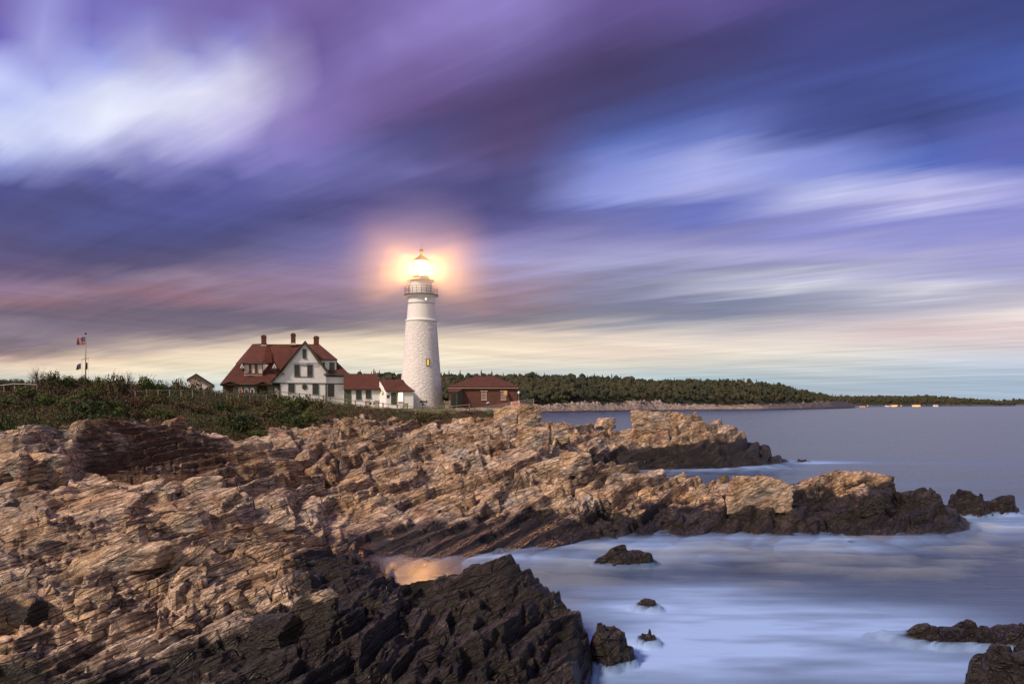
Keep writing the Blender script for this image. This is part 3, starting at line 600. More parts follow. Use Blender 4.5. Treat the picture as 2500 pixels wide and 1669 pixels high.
def make_outcrops():
    for o in OUT:
        cx_ = (o[1] - CX) / F * o[2]; W = max(o[3], o[4]) * 1.5; st = max(.018, o[2] * .0009)
        n = int(2 * W / st); g = np.linspace(-W, W, n)
        Xg, Yg = np.meshgrid(g + cx_, g + o[2], indexing='ij'); X = Xg.ravel(); Y = Yg.ravel()
        h0 = out_h(o, X, Y); k = min(.75, .25 + o[5] * .3)
        h = h0 + (rockify(X, Y, h0, np.full(X.shape, 1.), o[8] * 13) - h0) * k
        h = np.minimum(h, h0 + .22 + .1 * fbm(X * 3, Y * 3, 2, o[8]))
        idx = np.arange(n * n).reshape(n, n)
        Q = np.stack([idx[:-1, :-1], idx[1:, :-1], idx[1:, 1:], idx[:-1, 1:]], -1).reshape(-1, 4)
        Q = Q[(h0[Q].max(1) > -.5 * o[5] - .15)]
        un, inv = np.unique(Q.ravel(), return_inverse=True)
        ob = mkmesh('sea_rock', np.stack([X[un] - cx_, Y[un] - o[2], h[un]], 1), inv.reshape(-1, 4), M['rock_wet'])
        ob.location = (cx_, o[2], 0); tag(ob, o[7], 'rock')
def hit(px, py):
    """where the line of sight through a photo pixel meets the ground: used only to find the distance of a thing"""
    Y = np.exp(np.linspace(math.log(12), math.log(150), 1500)); X = (px - CX) / F * Y; zr = CAMH - (py - HY) / F * Y
    h = land(X, Y)[0]
    k = np.argmax(h >= zr)
    if not (h >= zr).any(): k = len(Y) - 1
    return Vector((X[k], Y[k], h[k]))
def gz(X, Y):
    return float(land(np.array([float(X)]), np.array([float(Y)]))[0][0])
# ------------------------------------------------------------------ water
def make_water():
    NU, NV = 620, 760
    u = np.linspace(-1.2, 1.25, NU); Yv = np.exp(np.concatenate([np.linspace(math.log(8), math.log(150), 560), np.linspace(math.log(153), math.log(40000), 200)]))
    Yg = Yv[None, :].repeat(NU, 0); Xg = u[:, None] * Yg; X = Xg.ravel(); Y = Yg.ravel()
    near = Y < 150; h = np.full(X.shape, -3.)
    xs, ys = X[near], Y[near]
    hh = samp(TH, xs, ys)
    A = np.clip(1 - .75 * sst(1.2, -.1, hh), .04, 1)
    hr = rockify(xs, ys, hh, A)
    for o in OUT: 
        ho = out_h(o, xs, ys); hr = np.maximum(hr, ho); hh = np.maximum(hh, ho)
    h[near] = hr; hs = np.full(X.shape, -3.); hs[near] = hh
    px = CX + F * X / Y; py = HY + F * CAMH / Y
    # swash: long exposure leaves a soft mound of foam against the rocks
    coast = np.exp(-np.clip(-hs, 0, 3) / .42) * (hs < .6)
    lift = .22 * sst(.25, 1., coast) * (Y < 140)
    cg = coast.reshape(NU, NV); cg[:, :560] = smooth1(smooth1(cg[:, :560], 17, 0), 3, 1); coast = cg.ravel()
    foam = .55 * coast ** 1.3 * sst(10, 16, Y)
    foam *= np.where((px < 1130) & (Y < 38), .12, 1.)
    def blob(bx, by, rx, ry, k):   # plan positions taken from the water plane
        return k * np.exp(-(((px - bx) / rx) ** 2 + ((py - by) / ry) ** 2))
    for b in ((1850, 1540, 380, 75, .95), (1560, 1470, 200, 45, .35), (1750, 1448, 150, 22, .5), (2450, 1275, 130, 34, .75), (1640, 1345, 220, 26, .45), (2040, 1335, 200, 18, .45),
              (1990, 1128, 110, 5, .8), (1780, 1142, 180, 8, .55), (1250, 1372, 260, 9, .5), (2200, 1525, 260, 40, .45), (1600, 1600, 230, 70, .85), (1450, 1700, 200, 60, .4), (2350, 1640, 260, 50, .30),
              (2250, 1130, 300, 6, .15), (2100, 1185, 500, 8, .12), (1500, 1090, 200, 6, .15), (2100, 1640, 400, 60, .4)):
        foam += blob(*b)
    st = .5 + .5 * fbm(X * .10, Y * .55, 4, 201) + .25 * fbm(X * .4, Y * 1.6, 3, 202)
    foam = np.clip(foam * (.55 + .8 * np.clip(st, 0, 1.4)) + .07 * fbm(X * .02, Y * .14, 3, 203) * (Y < 400), 0, 1)
    depth = lift - h
    alpha = np.clip(1 - np.exp(-np.clip(depth, 0, 9) / .26), 0, 1)
    alpha = np.where(Y > 148, 1., alpha)
    V = np.stack([X, Y, lift], 1)
    idx = np.arange(NU * NV).reshape(NU, NV)
    Q = np.stack([idx[:-1, :-1], idx[1:, :-1], idx[1:, 1:], idx[:-1, 1:]], -1).reshape(-1, 4)
    Q = Q[(h[Q].min(1) < .9)]
    un, inv = np.unique(Q.ravel(), return_inverse=True)
    def wm(n):
        P = n.pos(); fo = n.attr('foam'); al = n.attr('alpha')
        base = n.mix(n.noise(n.scale(P, (.012, .06, 1.)), 1., 3.), (.018, .036, .074), (.030, .048, .088))
        col = n.mix(fo, base, (.29, .45, .78)); n.col(col)
        n.rough(n.m('MULTIPLY_ADD', fo, .35, .26)); n.b.inputs['IOR'].default_value = 1.33
        n.inp(n.b.inputs['Alpha'], al)
        w = n.noise(n.scale(P, (.35, 1.6, 1.)), 1., 5., .6); n.bump(w, .35, .12)
    m_ = mat('sea_water', wm)
    o = mkmesh('sea', V[un], inv.reshape(-1, 4), m_, smooth=True)
    for nm, arr in (('foam', foam), ('alpha', alpha)):
        at = o.data.attributes.new(nm, 'FLOAT', 'POINT'); at.data.foreach_set('value', arr[un].astype(np.float32))
    tag(o, kind='structure')
    # low spray hanging over the wash where the swell breaks on the rocks
    GX, GY = 420, 460
    uu = np.linspace(-.28, .80, GX); yy = np.exp(np.linspace(math.log(16.5), math.log(66), GY)); Yg = yy[None, :].repeat(GX, 0); Xg = uu[:, None] * Yg; X = Xg.ravel(); Y = Yg.ravel()
    hh = samp(TH, X, Y)
    for o_ in OUT: hh = np.maximum(hh, out_h(o_, X, Y))
    px = CX + F * X / Y; py = HY + F * CAMH / Y
    mk = np.exp(-(np.clip(-.15 - hh, 0, 9) / .75) ** 1.5) * np.exp(-(np.clip(hh + .15, 0, 9) / .55) ** 2)
    mk = smooth1(smooth1(mk.reshape(GX, GY), 15, 0), 7, 1).ravel()
    mk = mk * np.where((px < 1150) & (Y < 39), .25, 1.) * sst(66, 60, Y) * sst(16.5, 18, Y) * sst(-.28, -.2, X / Y) * sst(.8, .77, X / Y)
    nzz = .6 + .45 * fbm(X * .16, Y * .4, 2, 610) + .15 * fbm(X * .7, Y * 1.2, 2, 611)
    top = -.12 + .50 * mk * np.clip(nzz, .1, 1.4); top = np.where(mk < .06, -.12, top)
    Nn = len(X); V = np.concatenate([np.stack([X, Y, top], 1), np.stack([X, Y, np.full(Nn, -.12)], 1)])
    idx = np.arange(Nn).reshape(GX, GY); Q = np.stack([idx[:-1, :-1], idx[1:, :-1], idx[1:, 1:], idx[:-1, 1:]], -1).reshape(-1, 4)
    Q = Q[top[Q].max(1) > -.119]; Q = np.concatenate([Q, Q[:, ::-1] + Nn]); un, inv = np.unique(Q.ravel(), return_inverse=True)
    vm_ = bpy.data.materials.new('spray'); vm_.use_nodes = True; nt = vm_.node_tree; nt.nodes.clear(); ou = nt.nodes.new('ShaderNodeOutputMaterial'); vs = nt.nodes.new('ShaderNodeVolumeScatter')
    vs.inputs['Color'].default_value = (.70, .82, 1., 1); vs.inputs['Density'].default_value = .45; nt.links.new(vs.outputs[0], ou.inputs['Volume'])
    tag(mkmesh('sea_mist', V[un], inv.reshape(-1, 4), vm_), kind='stuff')
    sb = MB().box(-3000, 3000, 5, 6000, -9, -6).build('seabed', M['rock_wet']); tag(sb, kind='structure')
# ------------------------------------------------------------------ far shores
def far_land(name, spx, spy, tpx, tpy, p0, p1, back, treeh, rockpx, rockpy, seed, ntree, stepx=4.):
    """a wooded headland: shoreline (photo row -> distance on the sea plane), crown line -> height"""
    pxs = np.arange(p0, p1 + 1, stepx)
    ys = CAMH * F / (np.interp(pxs, spx, spy) - HY)
    yt = ys + back
    zt = CAMH + (HY - np.interp(pxs, tpx, tpy)) / F * yt - treeh * .8
    zr = CAMH + (HY - np.interp(pxs, rockpx, rockpy)) / F * (ys + 14)
    NR = 40; V = []; n = len(pxs)
    s = np.linspace(0, 1, NR)
    rows = []
    for k in range(NR):
        yy = ys + 40 + (yt - ys - 40) * s[k] if k < NR - 1 else yt + back
        z = zr + (zt - zr) * (s[k] ** .75) if k < NR - 1 else zt * .2
        rows.append(np.stack([(pxs - CX) / F * yt * (1) * 0 + (pxs - CX) / F * yy, yy, z + 1.2 * fbm(pxs * .05, yy * .02 + k * .3, 3, seed)], 1))
    V = np.concatenate(rows); idx = np.arange(NR * n).reshape(NR, n)
    Q = np.stack([idx[:-1, :-1], idx[:-1, 1:], idx[1:, 1:], idx[1:, :-1]], -1).reshape(-1, 4)
    tag(mkmesh(name + '_hill', V, Q, M['forest'], smooth=True), kind='structure')
    # trees as one wood: jagged low crowns scattered over the slope
    r = np.random.default_rng(seed)
    VV = []; FF = []; c = 0
    ico = bpy.data.meshes.new('t'); import bmesh; bm = bmesh.new(); bmesh.ops.create_icosphere(bm, subdivisions=2, radius=1.); 
    iv = np.array([v.co[:] for v in bm.verts]); itf = np.array([[v.index for v in f.verts] for f in bm.faces]); bm.free()
    for _ in range(ntree):
        q = r.random() ** .8; i = r.random() * (n - 1); i0 = int(i)
        p = pxs[i0] + (i - i0) * stepx; y = ys[i0] + (yt[i0] - ys[i0]) * (.10 + .93 * q)
        z = zr[i0] + (zt[i0] - zr[i0]) * min(1, (.10 + .93 * q)) ** .75
        hgt = treeh * r.uniform(.45, 1.15) * (1.35 if r.random() < .08 else 1.)
        if r.random() < .45:      # conifer
            nn = 7; a = np.arange(nn) * 2 * np.pi / nn + r.random() * 6
            rr = hgt * .17; hgt *= 1.1; lv = []
            for (f_, w_) in ((.15, 1.), (.42, .45), (.40, .75), (.68, .28), (.66, .5)):
                w2 = w_ * rr * r.uniform(.75, 1.25, nn); lv.append(np.stack([np.cos(a) * w2, np.sin(a) * w2, np.full(nn, f_ * hgt)], 1))
            P = np.concatenate(lv + [np.array([[0, 0, hgt * 1.05]])])
            fs = [(k * nn + j, k * nn + (j + 1) % nn, (k + 1) * nn + (j + 1) % nn, (k + 1) * nn + j) for k in range(4) for j in range(nn)]
            tri = [(a_, b_, c_) for a_, b_, c_, d_ in fs] + [(a_, c_, d_) for a_, b_, c_, d_ in fs] + [(4 * nn + j, 4 * nn + (j + 1) % nn, 5 * nn) for j in range(nn)]
            P = P + np.array([(p - CX) / F * y, y, z]); VV.append(P); FF.append(np.array(tri) + c); c += len(P)
        else:
            k = iv * (1 + .38 * (r.random(len(iv)) - .5))[:, None]
            w_ = hgt * r.uniform(.32, .5)
            P = k * np.array([w_, w_, hgt * .42]) + np.array([(p - CX) / F * y, y, z + hgt * .55]); VV.append(P); FF.append(itf + c); c += len(P)
    tag(mkmesh(name + '_woods', np.concatenate(VV), np.concatenate(FF), M['forest']), 'dark mixed wood covering the %s' % name.replace('_', ' '), 'woods', kind='stuff')
    return pxs, ys, zr
def shore_rocks(pxs, ys, zr, name, seed):
    n = 900; px = np.linspace(pxs[0], pxs[-1], n); Y0 = np.interp(px, pxs, ys); zz = np.interp(px, pxs, zr)
    NR = 46; rows = []
    s = np.linspace(0, 1, NR)
    dm = Y0 / 800.
    for k in range(NR):
        y = Y0 - 3 + 42 * s[k] * np.minimum(dm, 1.2)
        prof = np.where(s[k] < .45, (s[k] / .45) ** .7, 1 - .3 * (s[k] - .45))
        X = (px - CX) / F * y
        nz = .5 + .7 * fbm(X * .035, y * .05, 4, seed) + .7 * np.abs(fbm(X * .16, y * .22, 4, seed + 1))
        z = -1.2 + (zz + 1.8) * prof * (.75 + .65 * nz)
        rows.append(np.stack([X, y, z], 1))
    idx = np.arange(NR * n).reshape(NR, n)
    Q = np.stack([idx[:-1, :-1], idx[:-1, 1:], idx[1:, 1:], idx[1:, :-1]], -1).reshape(-1, 4)
    tag(mkmesh(name, np.concatenate(rows), Q, M['farrock']), kind='structure')
def make_far():
    a = far_land('wooded_headland', [540, 1320, 1606, 1862, 2040, 2100], [1010, 1006.7, 1002.6, 1000, 996.5, 994.5],
        [540, 850, 930, 1000, 1100, 1300, 1402, 1504, 1581, 1668, 1790, 1877, 1938, 2005, 2060], [925, 914, 912, 914, 914, 916, 918, 921, 928, 927, 927, 934, 946, 963, 972],
        560, 2090, 190, 7.6, [540, 1320, 1380, 1480, 1555, 1620, 1658, 1780, 1862, 1960, 2056, 2090], [1000, 998, 991, 991, 984, 990, 991, 993, 991, 988, 981, 990], 5, 7000)
    shore_rocks(*a, 'far_shore_rocks', 41)
    b = far_land('distant_shore', [1950, 2321, 2700], [993.2, 991.2, 990.2], [1950, 2015, 2092, 2200, 2270, 2362, 2413, 2445, 2700], [964, 966, 967, 966, 966, 972, 975, 980, 986],
        1960, 2480, 500, 14., [1950, 2700], [990, 988.5], 6, 2200)
    c_ = far_land('outer_cape', [2400, 2800], [989.4, 989.4], [2400, 2440, 2475, 2540, 2800], [983, 978, 973.5, 971, 978], 2425, 2800, 900, 20., [2400, 2800], [987.5, 987.5], 8, 900)
# ------------------------------------------------------------------ a local frame: photo-zoom coordinates -> metres on a plane at depth d
class Fr:
    def __init__(s, px, Yc, al, z0, sc_, ox, oy):
        s.O = Vector(((px - CX) / F * Yc, Yc, z0)); s.al = al; s.ex = Vector((math.cos(al), math.sin(al), 0)); s.ed = Vector((-math.sin(al), math.cos(al), 0))
        s.sc = sc_; s.ox = ox; s.oy = oy
    def pt(s, zx, zy, d):
        r = Vector(((s.ox + zx / s.sc - CX) / F, 1, -(s.oy + zy / s.sc - HY) / F)); C = Vector((0, 0, CAMH))
        t = (d + (s.O - C).dot(s.ed) - 0) / r.dot(s.ed)
        P = C + r * t - s.O
        return Vector((P.dot(s.ex), d, P.z))
    def rect(s, x0, x1, y0, y1, d):
        a = s.pt(x0, y1, d); b = s.pt(x1, y0, d); return a.x, b.x, a.z, b.z
def window(fr, parent, zx0, zx1, zy0, zy1, d, nx=1, ny=2, fm='green', pm='glass', t=.09, name='window', label=None):
    x0, x1, z0, z1 = fr.rect(zx0, zx1, zy0, zy1, d); mb = MB()
    mb.box(x0, x0 + t, d - .07, d + .05, z0, z1).box(x1 - t, x1, d - .07, d + .05, z0, z1)
    mb.box(x0 + t, x1 - t, d - .07, d + .05, z1 - t, z1).box(x0 + t, x1 - t, d - .07, d + .05, z0, z0 + t)
    for i in range(1, nx): x = x0 + (x1 - x0) * i / nx; mb.box(x - .018, x + .018, d - .045, d - .028, z0 + t, z1 - t)
    for i in range(1, ny): z = z0 + (z1 - z0) * i / ny; mb.box(x0 + t, x1 - t, d - .05, d - .024, z - .025, z + .025)
    mb.box(x0 - .06, x1 + .06, d - .11, d - .072, z0 - .07, z0 + .0)
    w = mb.build(name, M[fm], parent)
    if label: w['label'] = label
    MB().box(x0 + t, x1 - t, d - .022, d + .0, z0 + t, z1 - t).build('pane', M[pm], w)
    return w
def make_house():
    fr = Fr(696, 105, .307, 7.6, 5.8725, 500, 780); P = fr.pt
    h = empty('house', fr.O, fr.al, 'white keeper\'s house with red roof, three chimneys and a big front gable', 'house')
    d0 = 0.; dr = 6.0    # eave plane, ridge plane
    # roof of the long wing and its hips
    A = P(215, 925, d0); B = Vector((A.x, 12., A.z)); Lr = P(680, 355, dr); Rr = P(1640, 352, dr); C = P(2065, 772, d0); D = Vector((C.x, 12., C.z))
    M0 = P(1000, 922, d0); M1 = P(1400, 772, d0)
    rf = MB()
    th = Vector((0, 0, -.16))
    rf.prism([A, P(960, 925, d0), P(1250, 925, d0), P(1250, 352, dr), Lr], th)
    rf.prism([P(1250, 772, d0), C, Rr, P(1250, 352, dr)], th)
    rf.prism([A, Lr, B], th).prism([C, D, Rr], th).prism([Lr, Rr, D, B], th)
    roof = rf.build('roof', M['roof'], h)
    # shed dormers (left: long with a hipped right end; right: behind the gable)
    dm = MB().prism([P(682, 349, dr - .1), P(890, 340, dr - .1), P(825, 624, .9), P(520, 624, .9)], th * .8)
    dm.prism([P(890, 340, dr - .1), P(970, 500, 4.2), P(966, 612, 2.6), P(825, 624, .9)], th * .8)
    dm.prism([P(682, 351, dr - .15), P(520, 626, .9), P(445, 628, 2.2)], th * .8)
    dm.build('dormer_roof', M['roof'], h)
    w = MB(); x0, x1, z0, z1 = fr.rect(568, 826, 632, 775, 1.2); w.box(x0, x1, 1.2, 5., z0 - .3, z1)
    dw = w.build('dormer_wall', M['pinkish'], h)
    MB().box(x0 - .06, x1 + .06, 1.1, 1.19, z0 - .02, z0 + .08).box(x0 - .3, x1 + .5, .86, 1.19, z1 - .02, z1 + .10).box(x1 - .02, x1 + .07, 1.12, 1.5, z0, z1 + .1).build('dormer_trim', M['green'], h)
    MB().prism([P(832, 640, 1.3), P(925, 640, 3.0), P(832, 745, 1.3)], (0, .12, 0)).build('dormer_cheek', M['siding'], h)
    for a, b in ((632, 668), (716, 756)): window(fr, h, a, b, 640, 760, 1.2, 2, 2)
    for cx_ in (532, 995):
        g = MB().prism([P(cx_ - 30, 690, .75 if cx_ < 600 else .75), P(cx_ + 34, 690, .75), P(cx_, 630, .75)], (0, 2.4, 0)).build('gablet', M['white'], h)
        MB().box(P(cx_ - 46, 690, .7).x, P(cx_ + 44, 690, .7).x, .55, .75, P(0, 704, .7).z, P(0, 690, .7).z).build('sill', M['green'], g)
        MB().prism([P(cx_ - 11, 680, .73), P(cx_ + 12, 680, .73), P(cx_, 652, .73)], (0, .015, 0)).build('pane', M['glass'], g)
    # right dormer
    MB().prism([P(1475, 350, dr - .1), P(1640, 350, dr - .1), P(1905, 572, .5), P(1640, 572, .5)], th * .8).build('dormer_roof', M['roof'], h)
    x0, x1, z0, z1 = fr.rect(1655, 1884, 580, 740, .75); MB().box(x0, x1, .75, 4.6, z0 - .2, z1 + .05).build('dormer_wall', M['siding'], h)
    MB().box(x0, x1 + .12, .52, .74, z1 - .02, z1 + .16).box(x1 - .01, x1 + .09, .70, .95, z0, z1).build('dormer_trim', M['green'], h)
    window(fr, h, 1785, 1862, 615, 722, .75, 1, 2); window(fr, h, 1690, 1722, 612, 722, .75, 1, 2)
    # walls
    g = -.75      # the front gable stands forward
    zb = P(0, 1180, 0).z - .8
    x0, x1 = P(1735, 800, .45).x, P(2020, 800, .45).x
    MB().box(P(1000, 0, .45).x, x1, .45, 11.4, zb, P(0, 800, .45).z).build('wall', M['siding'], h)
    MB().box(x0, x1 + .09, .40, .448, P(0, 912, .45).z, P(0, 898, .45).z).box(x0 + .0, x0 + .14, .38, .448, zb, P(0, 915, .45).z).box(x1 - .08, x1 + .03, .41, .449, zb, P(0, 915, .45).z).build('wall_trim', M['green'], h)
    e0, e1, ez0, ez1 = fr.rect(1705, 2066, 772, 802, 0.0); MB().box(e0, e1, -.06, .40, ez0, ez1).build('eave_board', M['green'], h)
    window(fr, h, 1765, 1856, 918, 1100, .45, 2, 2)
    Gp = [P(968, 893, g), P(1082, 775, g), P(1440, 345, g), P(1738, 740, g), P(1738, 1180, g), P(1082, 1180, g), P(1082, 905, g), P(968, 905, g)]
    for q in (4, 5): Gp[q].z = zb
    MB().prism([tuple(p) for p in (Gp[1], Gp[2], Gp[3], Gp[4], Gp[5])], (0, 1.19, 0)).prism([tuple(Gp[0]), tuple(Gp[1] - Vector((.005, 0, 0))), tuple(Gp[6] - Vector((.005, 0, 0))), tuple(Gp[7])], (0, 1.1, 0)).build('gable_wall', M['siding'], h)
    # upper gable stands proud on a scalloped edge
    up = MB().prism([P(1222, 618, g - .14), P(1440, 345, g - .14), P(1625, 618, g - .14)], (0, .135, 0))
    xa, xb = P(1226, 620, g).x, P(1622, 620, g).x; nsc = 34
    for i in range(nsc):
        xm = xa + (xb - xa) * (i + .5) / nsc; r_ = (xb - xa) / nsc * .42; zt = P(0, 618, g - .14).z
        up.prism([(xm - r_, g - .14, zt - .001), (xm - r_ * .6, g - .14, zt - r_ * 1.2), (xm + r_ * .6, g - .14, zt - r_ * 1.2), (xm + r_, g - .14, zt - .001)], (0, .06, 0))
    up.build('upper_gable', M['siding'], h)
    # verge boards and the gable roof
    v = MB()
    def strip(pts, w0, d, t):
        for (a, b) in zip(pts[:-1], pts[1:]):
            a = P(*a, d); b = P(*b, d); v.prism([a, b, b + Vector((0, 0, -w0)), a + Vector((0, 0, -w0))], (0, t, 0))
    strip([(1440, 318), (1205, 605), (1100, 748), (945, 905)], .26, g - .42, .30)
    strip([(1440, 318), (1768, 752)], .40, g - .42, .30)
    v.box(P(1068, 0, g).x, P(1142, 0, g).x, g - .40, g - .01, P(0, 770, g).z, P(0, 752, g).z).box(P(1706, 0, g).x, P(1780, 0, g).x, g - .40, g - .01, P(0, 775, g).z, P(0, 752, g).z)
    v.box(P(960, 0, g).x, P(1738, 0, g).x, g - .09, g - .002, P(0, 906, g).z, P(0, 893, g).z)
    for zx in (1072, 1728): xx = P(zx, 0, g).x; v.box(xx, xx + .14, g - .05, g - .003, zb, P(0, 907, g).z)
    v.box(P(1282, 0, g).x, P(1548, 0, g).x, g - .07, g - .003, P(0, 634, g).z, P(0, 625, g).z).box(P(1282, 0, g).x, P(1548, 0, g).x, g - .06, g - .002, P(0, 809, g).z, P(0, 800, g).z)
    v.build('verge_board', M['green'], h)
    r0 = P(1440, 312, g - .45); r1 = Vector((r0.x, 8.5, r0.z)); 
    lA = P(942, 903, g - .45); rA = P(1772, 750, g - .45)
    MB().prism([lA, r0, r1, Vector((lA.x, 2.2, lA.z))], (0, 0, .14)).prism([r0, rA, Vector((rA.x, 5.5, rA.z)), r1], (0, 0, .14)).build('gable_roof', M['roof'], h)
    window(fr, h, 1402, 1457, 420, 552, g - .14, 2, 2)
    for a, b in ((1284, 1362), (1468, 1548)): window(fr, h, a, b, 636, 804, g, 2, 2)
    for a, b, c_ in ((1195, 1287, 1045), (1543, 1635, 1065)): window(fr, h, a, b, 915, c_, g, 3, 3)
    ov = P(1431, 963, g); MB().prism([(ov.x + .38 * math.cos(k * math.pi / 12), g - .07, ov.z + .44 * math.sin(k * math.pi / 12)) for k in range(24)], (0, .068, 0)).build('oval_window', M['green'], h)
    o2 = h.children if False else None
    MB().prism([(ov.x + .25 * math.cos(k * math.pi / 12), g - .085, ov.z + .31 * math.sin(k * math.pi / 12)) for k in range(24)], (0, .014, 0)).build('pane', M['glass'], [c for c in bpy.data.objects if c.name == 'oval_window'][0])
    # porch: olive wall with two wide arches under eyebrow eaves, three arched windows
    pf = MB(); dp = .35; zt = P(0, 930, dp).z
    xs = np.linspace(P(258, 0, dp).x, P(1072, 0, dp).x, 150)
    arch = [(P(365, 0, dp).x, abs(P(460, 0, dp).x - P(365, 0, dp).x), P(0, 912, dp).z, P(0, 1040, dp).z), (P(825, 0, dp).x, abs(P(905, 0, dp).x - P(825, 0, dp).x), P(0, 908, dp).z, P(0, 1010, dp).z), (P(1015, 0, dp).x, .38, P(0, 962, dp).z, P(0, 1040, dp).z)]
    def low(x):
        z = zb
        for c_, r_, zt_, zs in arch:
            if abs(x - c_) < r_: z = zs + (zt_ - zs) * math.sqrt(max(0, 1 - ((x - c_) / r_) ** 2))
        return z
    def eave(x):
        z = zt
        for c_, r_, zt_, zs in arch[:2]:
            q = abs(x - c_) / (r_ * 1.35)
            if q < 1: z = max(z, zt + (zt_ + .16 - zt) * (math.cos(q * math.pi) * .5 + .5))
        return z
    for a, b in zip(xs[:-1], xs[1:]):
        m_ = (a + b) / 2; lo = low(m_); hi = max(eave(m_), lo + .05)
        pf.box(a, b, dp, dp + .25, lo, hi)
    pf.build('porch_wall', M['olive'], h)
    tr = MB(); pts = [(x, -.04, eave(x) + .05) for x in np.linspace(P(225, 0, dp).x, P(960, 0, dp).x, 90)]
    tr.tube(pts, .07, 6); eb = tr.build('eave_board', M['green'], h)
    for c_, r_, zt_, zs in arch[:2]:
        ey = MB()
        pp = [Vector((x, -.10, eave(x) + .08)) for x in np.linspace(c_ - r_ * 1.35, c_ + r_ * 1.35, 24)]
        for a, b in zip(pp[:-1], pp[1:]): ey.hexa([a, b, b + Vector((0, 2.2, .25)), a + Vector((0, 2.2, .25)), a + Vector((0, 0, .07)), b + Vector((0, 0, .07)), b + Vector((0, 2.2, .42)), a + Vector((0, 2.2, .42))])
        ring = [(c_ + r_ * math.cos(t), dp - .03, zs + (zt_ - zs) * math.sin(t)) for t in np.linspace(0, math.pi, 20)]
        MB().tube(ring, .06, 6).build('arch_trim', M['green'], h)
        ey.build('eyebrow_roof', M['roof'], h)
    MB().box(P(262, 0, 2).x, P(1072, 0, 2).x, 2.0, 2.1, zb, zt).build('porch_back_wall', M['olive'], h)
    MB().box(P(375, 0, .5).x, P(388, 0, .5).x, .6, .75, zb, zt).build('porch_post', M['green'], h)
    x0, x1, z0, z1 = fr.rect(405, 460, 960, 1100, 1.2); MB().box(x0, x1, 1.2, 1.3, zb, z1).build('porch_side_wall', M['pinkish'], h)
    for i, cx_ in enumerate((512, 596, 680)):
        def ar(w_, top, d_, t_):
            a = P(cx_ - w_, 1095, d_); b = P(cx_ + w_, 1095, d_); zt_ = P(cx_, top, d_).z; r_ = (b.x - a.x) / 2; zs = zt_ - r_ * 1.15
            return [(a.x, d_, a.z), (b.x, d_, b.z)] + [((a.x + b.x) / 2 + r_ * math.cos(t), d_, zs + (zt_ - zs) * math.sin(t)) for t in np.linspace(0, math.pi, 14)]
        w_ = MB().prism(ar(31, 972, dp - .08, 0), (0, .078, 0)).build('arched_window', M['white'], h)
        MB().prism(ar(16, 1000, dp - .10, 0), (0, .018, 0)).build('door' if i == 0 else 'pane', M['red'] if i == 0 else M['pinkish' if i == 3 else 'glass'], w_)
    # chimneys
    for x0_, x1_, yt_, yb_ in ((810, 882, 232, 420), (1235, 1302, 205, 400), (1562, 1636, 246, 430)):
        x0, x1, z0, z1 = fr.rect(x0_, x1_, yt_, yb_, dr - .2)
        ch = MB().box(x0, x1, dr - .55, dr + .45, z0, z1).build('chimney', M['brick'], roof)
        MB().box(x0 - .05, x1 + .05, dr - .60, dr + .50, z1 - .28, z1 - .10).box(x0 + .12, x1 - .12, dr - .4, dr + .3, z1, z1 + .12).build('cap', M['brick'], ch)
        MB().hexa([(x0 - .10, dr - .85, z1 - 1.75), (x1 + .10, dr - .85, z1 - 1.75), (x1 + .06, dr - .56, z1 - 1.75), (x0 - .06, dr - .56, z1 - 1.75), (x0 - .04, dr - .60, z1 - 1.42), (x1 + .04, dr - .60, z1 - 1.42), (x1 + .04, dr - .56, z1 - 1.42), (x0 - .04, dr - .56, z1 - 1.42)]).build('flashing', M['mesh'], ch)
